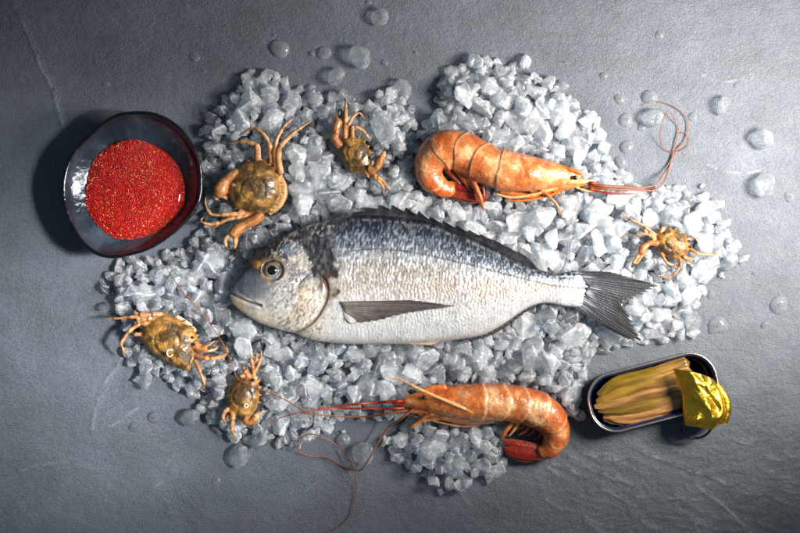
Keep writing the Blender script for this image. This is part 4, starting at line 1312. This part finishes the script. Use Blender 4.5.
lr = np.random.default_rng(21)
for _ in range(16000):          # a bed of fragments first
    x, y = lr.uniform(95, 745), lr.uniform(50, 495)
    ci = (int(x / G), int(y / G))
    if ice_in[ci] and hm[ci] < 5: drop(x, y, lr.uniform(7, 10), lr)
for rmin, rmax, tries in ((13, 17, 4000), (11, 15, 9000), (9, 13, 14000), (7, 10, 12000), (4, 7, 9000)):
    for _ in range(tries):
        x, y = lr.uniform(95, 745), lr.uniform(50, 495)
        ci = (int(x / G), int(y / G))
        if not ice_in[ci]: continue
        drop(x, y, lr.uniform(rmin, rmax), lr)
for _ in range(9000):
    x, y = lr.uniform(95, 745), lr.uniform(50, 495)
    ci = (int(x / G), int(y / G))
    if ice_in[ci] and hm[ci] < 9 and lim[ci] > 10: drop(x, y, lr.uniform(6, 10), lr)
edge_band = ~ice_in & (lim > 900)
near = ice_in.copy()
for _ in range(7):
    n2_ = near.copy()
    n2_[1:] |= near[:-1]
    n2_[:-1] |= near[1:]
    n2_[:, 1:] |= near[:, :-1]
    n2_[:, :-1] |= near[:, 1:]
    near = n2_
for _ in range(260):          # crumbs thinning out round the heap
    x, y = lr.uniform(95, 745), lr.uniform(50, 495)
    ci = (int(x / G), int(y / G))
    if edge_band[ci] and near[ci] and lim[max(ci[0] - 5, 0):ci[0] + 6, max(ci[1] - 5, 0):ci[1] + 6].min() > 900: drop(x, y, lr.uniform(3, 7.5), lr, True)
n_heap = len(pieces)
# loose lumps standing on the slate: x, y, r
loose = [(360, 57, 12.5), (336, 77, 10.5), (380, 17.5, 9.5), (403, 88, 9), (653, 118, 11), (723, 105, 10.5), (762, 139, 12), (764, 185, 12.5), (722, 224, 6), (717, 243, 8), (693, 320, 11), (239, 456, 11.5), (260, 441, 10),
         (190, 418, 11), (363, 454, 12), (145, 379, 10), (105, 307, 6), (316, 99, 8), (563, 86, 6), (730, 262, 9)]
for q_, (x, y, r) in enumerate(loose):
    drop(x, y, r, lr, True)
    pieces[-1][4] = 24 + q_ % 4
vis = np.bincount(ids[ids >= 0].ravel(), minlength=len(pieces)).astype(float)
# things in front of the ice hide it
cover = lim < 900
hid = np.bincount(ids[(ids >= 0) & ~cover].ravel(), minlength=len(pieces)).astype(float)
order = [k for k in np.argsort(-hid) if k < n_heap]
single = set(order[:275]) | set(range(n_heap, len(pieces)))

anchors = [(225, 105, "above the largest crab's legs"), (265, 85, 'at the top left corner of the heap'), (300, 115, 'between the largest crab and the small upper crab'), (385, 115, 'right of the small upper crab'),
           (330, 175, 'below the small upper crab'), (300, 200, "above the bream's forehead"), (375, 195, "above the bream's dorsal fin, under the small crab"), (215, 165, 'between the roe bowl and the largest crab'),
           (210, 250, 'below the largest crab, beside the bowl'), (235, 245, "left of the bream's snout"), (150, 270, 'directly below the roe bowl'), (185, 285, 'above the wide crab with the pale ring'),
           (125, 285, 'at the far left tip of the heap'), (225, 310, "below the bream's mouth"), (200, 350, 'right of the wide crab'), (205, 395, 'left of the narrow crab'), (275, 350, "under the bream's chin"),
           (275, 380, 'right of the narrow crab'), (250, 425, 'below the narrow crab'), (285, 425, 'below the crossing antennae'), (325, 365, "below the bream's belly, left part"), (345, 390, 'above the lower shrimp antennae'),
           (385, 365, "below the bream's pelvic fin"), (440, 360, 'between the bream belly and the lower shrimp'), (400, 435, 'below the lower shrimp head'), (430, 470, 'in the patch below the lower shrimp'),
           (480, 450, "beside the lower shrimp's tail fan"), (500, 355, "below the bream's rear belly"), (545, 335, 'below the tail stem of the bream'), (540, 380, 'above the curled tail of the lower shrimp'),
           (590, 335, 'below the bream tail, above the tin'), (575, 385, 'between the lower shrimp and the tin'), (660, 320, 'right of the bream tail, above the tin lid'), (680, 290, 'below the small right-hand crab'),
           (640, 260, 'between the bream tail and the right-hand crab'), (700, 215, 'above the right-hand crab'), (720, 250, 'right of the right-hand crab'), (600, 250, 'above the bream tail'),
           (545, 240, "behind the bream's rear dorsal fin"), (490, 225, 'between the upper shrimp and the bream back'), (425, 200, 'left of the upper shrimp tail'), (590, 210, "below the upper shrimp's head"),
           (640, 205, 'under the red antennae of the upper shrimp'), (465, 85, 'at the top edge above the upper shrimp'), (440, 115, 'above the curled back of the upper shrimp'), (510, 90, 'along the top edge of the heap'),
           (560, 100, 'at the upper right edge of the heap'), (520, 130, 'just above the upper shrimp shell'), (580, 140, "above the upper shrimp's rostrum")]
look = ['cloudy pale blue', 'clear glassy', 'frosted white']


def ordinal(k, n):
    if n == 1: return ''
    w = ['first', 'second', 'third', 'fourth', 'fifth', 'sixth', 'seventh', 'eighth', 'ninth', 'tenth', 'eleventh', 'twelfth', 'thirteenth', 'fourteenth', 'fifteenth', 'sixteenth']
    return ', %s from the left there' % w[min(k, 15)]


kindof = {}
for k in range(len(pieces)): kindof[k] = int(lr.choice([0, 0, 0, 1, 3])) if k < n_heap else 2
patch = {}
for k in single:
    if k < n_heap:
        x, y = pieces[k][:2]
        b = min(range(len(anchors)), key=lambda q: (anchors[q][0] - x) ** 2 + (anchors[q][1] - y) ** 2)
        patch.setdefault(b, []).append(k)
label = {}
for b, ks in patch.items():
    ks.sort(key=lambda k: pieces[k][0])
    for q, k in enumerate(ks): label[k] = 'ice chunk %s%s' % (anchors[b][2], ordinal(q, len(ks)))
loose_lab = ['widest loose ice lump alone above the heap', 'round ice lump above the small upper crab', 'round ice lump at the top edge with a dark shadow', 'ice lump above and right of the small upper crab',
             'clear ice lump inside the upper shrimp antenna loop', 'clear ice lump right of the looped antennae', 'upper of the two large lone ice lumps at far right', 'lower of the two large lone ice lumps at far right',
             'small ice bead above and right of the right-hand crab', 'ice lump just right of the right-hand crab legs', 'glassy wet ice lump above the tin lid', 'large clear ice lump alone at lower left', 'clear ice lump just below the narrow crab',
             'flat clear ice lump between the wide and narrow crabs', 'clear ice lump beneath the drooping lower antenna', 'ice lump in the shadow under the wide crab', 'small ice bit left of the wide crab', 'small upright ice lump left of the upper crab claw',
             'small ice lump at the upper right corner of the heap', 'melting ice lump at the right tip of the heap']
by_mat = {}


def variant(p, m):
    if (p, m) not in by_mat:
        me = protos[p].copy() if m else protos[p]
        me.name = 'ice_chunk'
        me.materials[0] = M_ice[m]
        by_mat[p, m] = me
    return by_mat[p, m]


PV = [np.array([v.co[:] for v in me.vertices]) for me in protos]
PF = [np.array([p.vertices[:] for p in me.polygons]) for me in protos[:24]]
VV, FF, kk = [], [], 0
for k, (x, y, z, r, p, rot) in enumerate(pieces):
    Rm = np.array(rot)
    Wv = PV[p] @ Rm.T
    low = -Wv[:, 2].min()
    loc = np.array((x - 400, 266.5 - y, z + low * r - .2))
    loc[:2] *= 1 - loc[2] / H
    if k in single:
        o = bpy.data.objects.new('ice_chunk', variant(p, kindof[k]))
        o.matrix_world = Matrix.Translation(Vector(loc * S)) @ rot.to_4x4() @ Matrix.Scale(r * S, 4)
        C.objects.link(o)
        if k < n_heap: tag(o, label[k], 'ice', 'ice chunks of the crushed ice heap')
        else: tag(o, loose_lab[k - n_heap], 'ice', 'loose ice lumps around the heap')
    else:
        VV.append(Wv * r + loc)
        FF.append(PF[p] + kk)
        kk += len(Wv)
VV, FF = np.vstack(VV), np.vstack(FF)
st = bpy.data.meshes.new('crushed_ice')
st.from_pydata((VV / 10).tolist(), [], FF.tolist())
st.materials.append(M_ice[0])
st.polygons.foreach_set('use_smooth', np.ones(len(st.polygons), bool))
o = bpy.data.objects.new('crushed_ice', st)
o.scale = (10 * S,) * 3
C.objects.link(o)
tag(o, 'small crushed ice fragments filling the heap between the bigger chunks', 'crushed ice', None, 'stuff')
print('pieces', len(pieces), 'single', len(single), 'verts', len(VV))

# ---------------------------------------------------------------- water drops
drops = [(369, 2, 3.2, 'tiny water drop at the top edge left of centre'), (280, 49, 9, 'big round water drop above the upper left ice'), (274, 35, 1.9, 'tiny water bead above the big upper left drop'),
         (312, 53.5, 2.8, 'small bead just left of a round drop above the heap'), (324.5, 53, 6.6, 'round water drop beside a small bead above the heap'), (385, 63, 3.2, 'small bead right of the widest loose ice lump'),
         (195, 57, 5.2, 'lone round water drop above and right of the bowl'), (106, 84, 3.4, 'lone small bead above the roe bowl'), (205, 71, 2.2, 'tiny bead above the left end of the heap'), (416, 53, 2.6, 'tiny bead left of the top ice edge'),
         (565, 62, 2.2, 'tiny bead above the upper right ice'), (660, 35, 5, 'lone water drop near the top right'), (604, 76, 4, 'small drop right of the ice top edge'), (620, 99, 5.2, 'drop above and left of the looped antennae'),
         (650, 97, 7.2, 'tall clear drop touching the antenna tip'), (626, 120, 7, 'flat drop left of the clear ice in the antenna loop'), (642, 127, 4.5, 'small flat drop below the ice in the antenna loop'), (693, 117, 5, 'drop just right of the antenna loop'),
         (627, 147, 6.6, 'drop left of the antenna loop, second above the shrimp head'), (621, 162, 6, 'drop left of the bent antennae above the shrimp head'), (626, 178, 8, 'oval drop just above the red antennae'),
         (736, 85, 2.8, 'faint tiny drop near the right upper edge'), (790, 197, 5.5, 'water drop at the right edge'), (711, 295, 4, 'small bead right of the heap above the tin'), (718, 325, 9, 'teardrop-shaped water drop above the tin lid'),
         (779, 305, 9, 'largest round water drop near the right edge'), (765, 325, 4, 'small bead under the round drop at the right'), (754, 273, 2.2, 'tiny bead right of the heap'), (154, 417, 6, 'round drop below the wide crab'),
         (133, 427, 4.6, 'small round drop at lower left below the wide crab'), (216, 481, 5, 'lone drop near the bottom left'), (282, 446, 4, 'small drop between ice wedges at lower left'), (343, 440, 7, 'flat drop inside the lower antenna loop')]
for x, y, r, lab in drops:
    n = 40
    a = np.linspace(0, 2 * np.pi, n, endpoint=False)
    seed = x * .37
    e = 1 + .06 * np.sin(2 * a + seed) + .04 * np.sin(3 * a + 2 * seed)
    if 'teardrop' in lab: e = e * (1 + .35 * np.exp(-((a - 4.0) / .35) ** 2))
    prof = [(1.0, 0), (1.03, .10), (1.0, .22), (.93, .34), (.8, .45), (.62, .54), (.4, .6), (.2, .63)]
    hgt = r * (1.35 if 'tall' in lab else 1.0 if r > 4 else 1.3)
    V = np.vstack([np.column_stack([r * q * e * np.cos(a), r * q * e * np.sin(a), np.full(n, h * hgt - .5)]) for q, h in prof] + [[(0, 0, .64 * hgt - .5)]])
    F = grid_faces(len(prof), n, True).tolist() + [[len(V) - 1, (len(prof) - 1) * n + j, (len(prof) - 1) * n + (j + 1) % n] for j in range(n)] + [list(range(n))[::-1]]
    zb = -.9
    o = mk('water_drop', V, F, M_water, None, loc=(x - 400, 266.5 - y, zb))
    tag(o, lab, 'water drop', 'water drops on the slate')

# ---------------------------------------------------------------- antennae, laid over whatever is under them
topm = hm.copy()
for o in solids:
    me = o.data
    V = np.empty(len(me.vertices) * 3)
    me.vertices.foreach_get('co', V)
    V = V.reshape(-1, 3) / S + np.array(o.parent.location) / S
    i = np.clip(((V[:, 0] + 400) / G).astype(int), 0, lim.shape[0] - 1)
    j = np.clip(((266.5 - V[:, 1]) / G).astype(int), 0, lim.shape[1] - 1)
    np.maximum.at(topm, (i, j), V[:, 2])


def antenna(root, fr, P, R, z0, m, low=0):
    A = cr(np.array(P, float), 160)
    zz = np.array([topm[max(int(x / G) - 2, 0):int(x / G) + 3, max(min(int(y / G), 266) - 2, 0):int(y / G) + 3].max() if 0 <= y < 533 else 0 for x, y in A]) + 1.6
    if low: zz = np.minimum(zz, low)
    # a springy strand bridges the dips
    up = np.maximum.reduce([np.roll(zz, k) for k in range(-6, 7)])
    up[:7], up[-7:] = zz[:7].max(), zz[-7:].max()
    ker = np.hanning(25)
    up = np.convolve(np.pad(up, 12, mode='edge'), ker / ker.sum(), 'valid')
    t = np.linspace(0, 1, 160)
    w = sm(0, .08, t)
    zz = z0 * (1 - w) + up * w
    f = 1 - zz / H
    V3 = np.column_stack([(A[:, 0] - 400) * f, (266.5 - A[:, 1]) * f, zz]) - fr.o
    V, F = tube(V3, np.interp(t, np.linspace(0, 1, len(R)), R) * .85, 160, 8, 1, False)
    return mk('antenna', V, F, m, root)


antenna(sh_up, fr_up, [(590, 184.5), (612, 186.5), (640, 187.5), (655, 185), (662, 176), (668.5, 166), (674, 156), (678, 148.5), (684, 142), (687.5, 132), (687.6, 122), (684, 115), (678, 109.5), (666, 103.4), (651.5, 101.5), (641.7, 106)], [1.5, 1.1, .75, .6, .45, .35], 28, M_anten)
antenna(sh_up, fr_up, [(590, 187), (615, 189.5), (640, 190), (654, 190), (664, 182), (670, 164), (677, 138.8), (678.5, 127), (674, 119), (668.5, 110.7), (664, 118), (661, 128), (660, 138.8), (666, 149.8), (676, 152), (687, 147), (689.8, 140), (684.4, 132.7), (680, 133.5)], [1.4, 1.0, .7, .55, .45, .35], 27, M_anten)
antenna(sh_up, fr_up, [(588, 182), (606, 186), (632, 187), (652, 188)], [1.6, 1.5, 1.2, .5], 29, M_anten_red)
antenna(sh_up, fr_up, [(588, 188), (608, 193), (636, 194)], [1.5, 1.3, .4], 25, M_anten_red)
antenna(sh_lo, fr_lo, [(404, 401), (396, 401.3), (362.6, 403.5), (335, 406.5), (317, 408.5)], [1.9, 1.7, 1.3, .5], 27, M_anten_red)
antenna(sh_lo, fr_lo, [(404, 408), (390, 408.6), (362.6, 408.5), (330, 409), (317, 409.8), (305, 411.5), (284, 416.7), (272, 422)], [1.6, 1.2, 1.0, .7, .4], 25, M_anten_red)
antenna(sh_lo, fr_lo, [(404, 411), (395.6, 412.4), (372, 416), (352, 416.7), (330, 415.8), (317, 414.6), (305, 411.5), (280, 397), (254, 387), (239, 380), (234, 371), (229, 357), (219, 337), (202, 313), (184, 294), (174, 280), (165, 265)],
        [1.4, 1.0, .8, .7, .6, .6, .6, .35], 24, M_anten)
antenna(sh_lo, fr_lo, [(413, 409), (402, 418), (388.5, 427.5), (380, 440), (373, 451), (366, 464), (359.5, 470.5), (346, 468), (333, 461), (322.6, 456.6), (310, 456), (300, 452), (297.5, 445), (300, 438), (311, 434), (323, 437.5), (334, 443), (349.8, 456.6), (355.6, 474), (356.5, 488), (355, 500), (349.8, 516.7), (340, 526), (328, 532)],
        [1.2, .95, .8, .7, .6, .5, .4], 26, M_anten)

# ---------------------------------------------------------------- light
w = bpy.data.worlds.new('World')
sc.world = w
w.use_nodes = True
w.node_tree.nodes['Background'].inputs[0].default_value = (.50, .74, 1.0, 1)
w.node_tree.nodes['Background'].inputs[1].default_value = .15


def area(name, loc, aim, size, power, col, spread=180, sy=None):
    d = bpy.data.lights.new(name, 'AREA')
    d.shape = 'RECTANGLE'
    d.size, d.size_y = size, sy or size
    d.energy = power
    d.color = col
    d.spread = math.radians(spread)
    o = bpy.data.objects.new(name, d)
    o.location = loc
    o.rotation_euler = (Vector(aim) - Vector(loc)).to_track_quat('-Z', 'Y').to_euler()
    C.objects.link(o)
    return o


area('softbox', (.72, -.083, 1.0), (-.222, -.057, 0), .19, .5, (.96, .98, 1), 15.8, .19)
area('edge_softbox', (.466, .071, .339), (.191, .102, 0), .17, 2.55, (1, .975, .935), 88)

cam = bpy.data.cameras.new('camera')
cam.lens = 36 * H / 800
cam.sensor_width = 36
cam.clip_end = 100
co = bpy.data.objects.new('camera', cam)
co.location = (0, 0, H * S)
C.objects.link(co)
sc.camera = co
sc.view_settings.view_transform = 'Standard'
sc.view_settings.look = 'None'
sc.view_settings.gamma = 1
sc.view_settings.exposure = 0
cy = sc.cycles
cy.use_denoising = True
cy.max_bounces = 14
cy.transmission_bounces = 10
cy.glossy_bounces = 4
cy.diffuse_bounces = 4
cy.transparent_max_bounces = 16
cy.caustics_refractive = True
cy.caustics_reflective = False
cy.blur_glossy = 1.0
cy.sample_clamp_indirect = 4
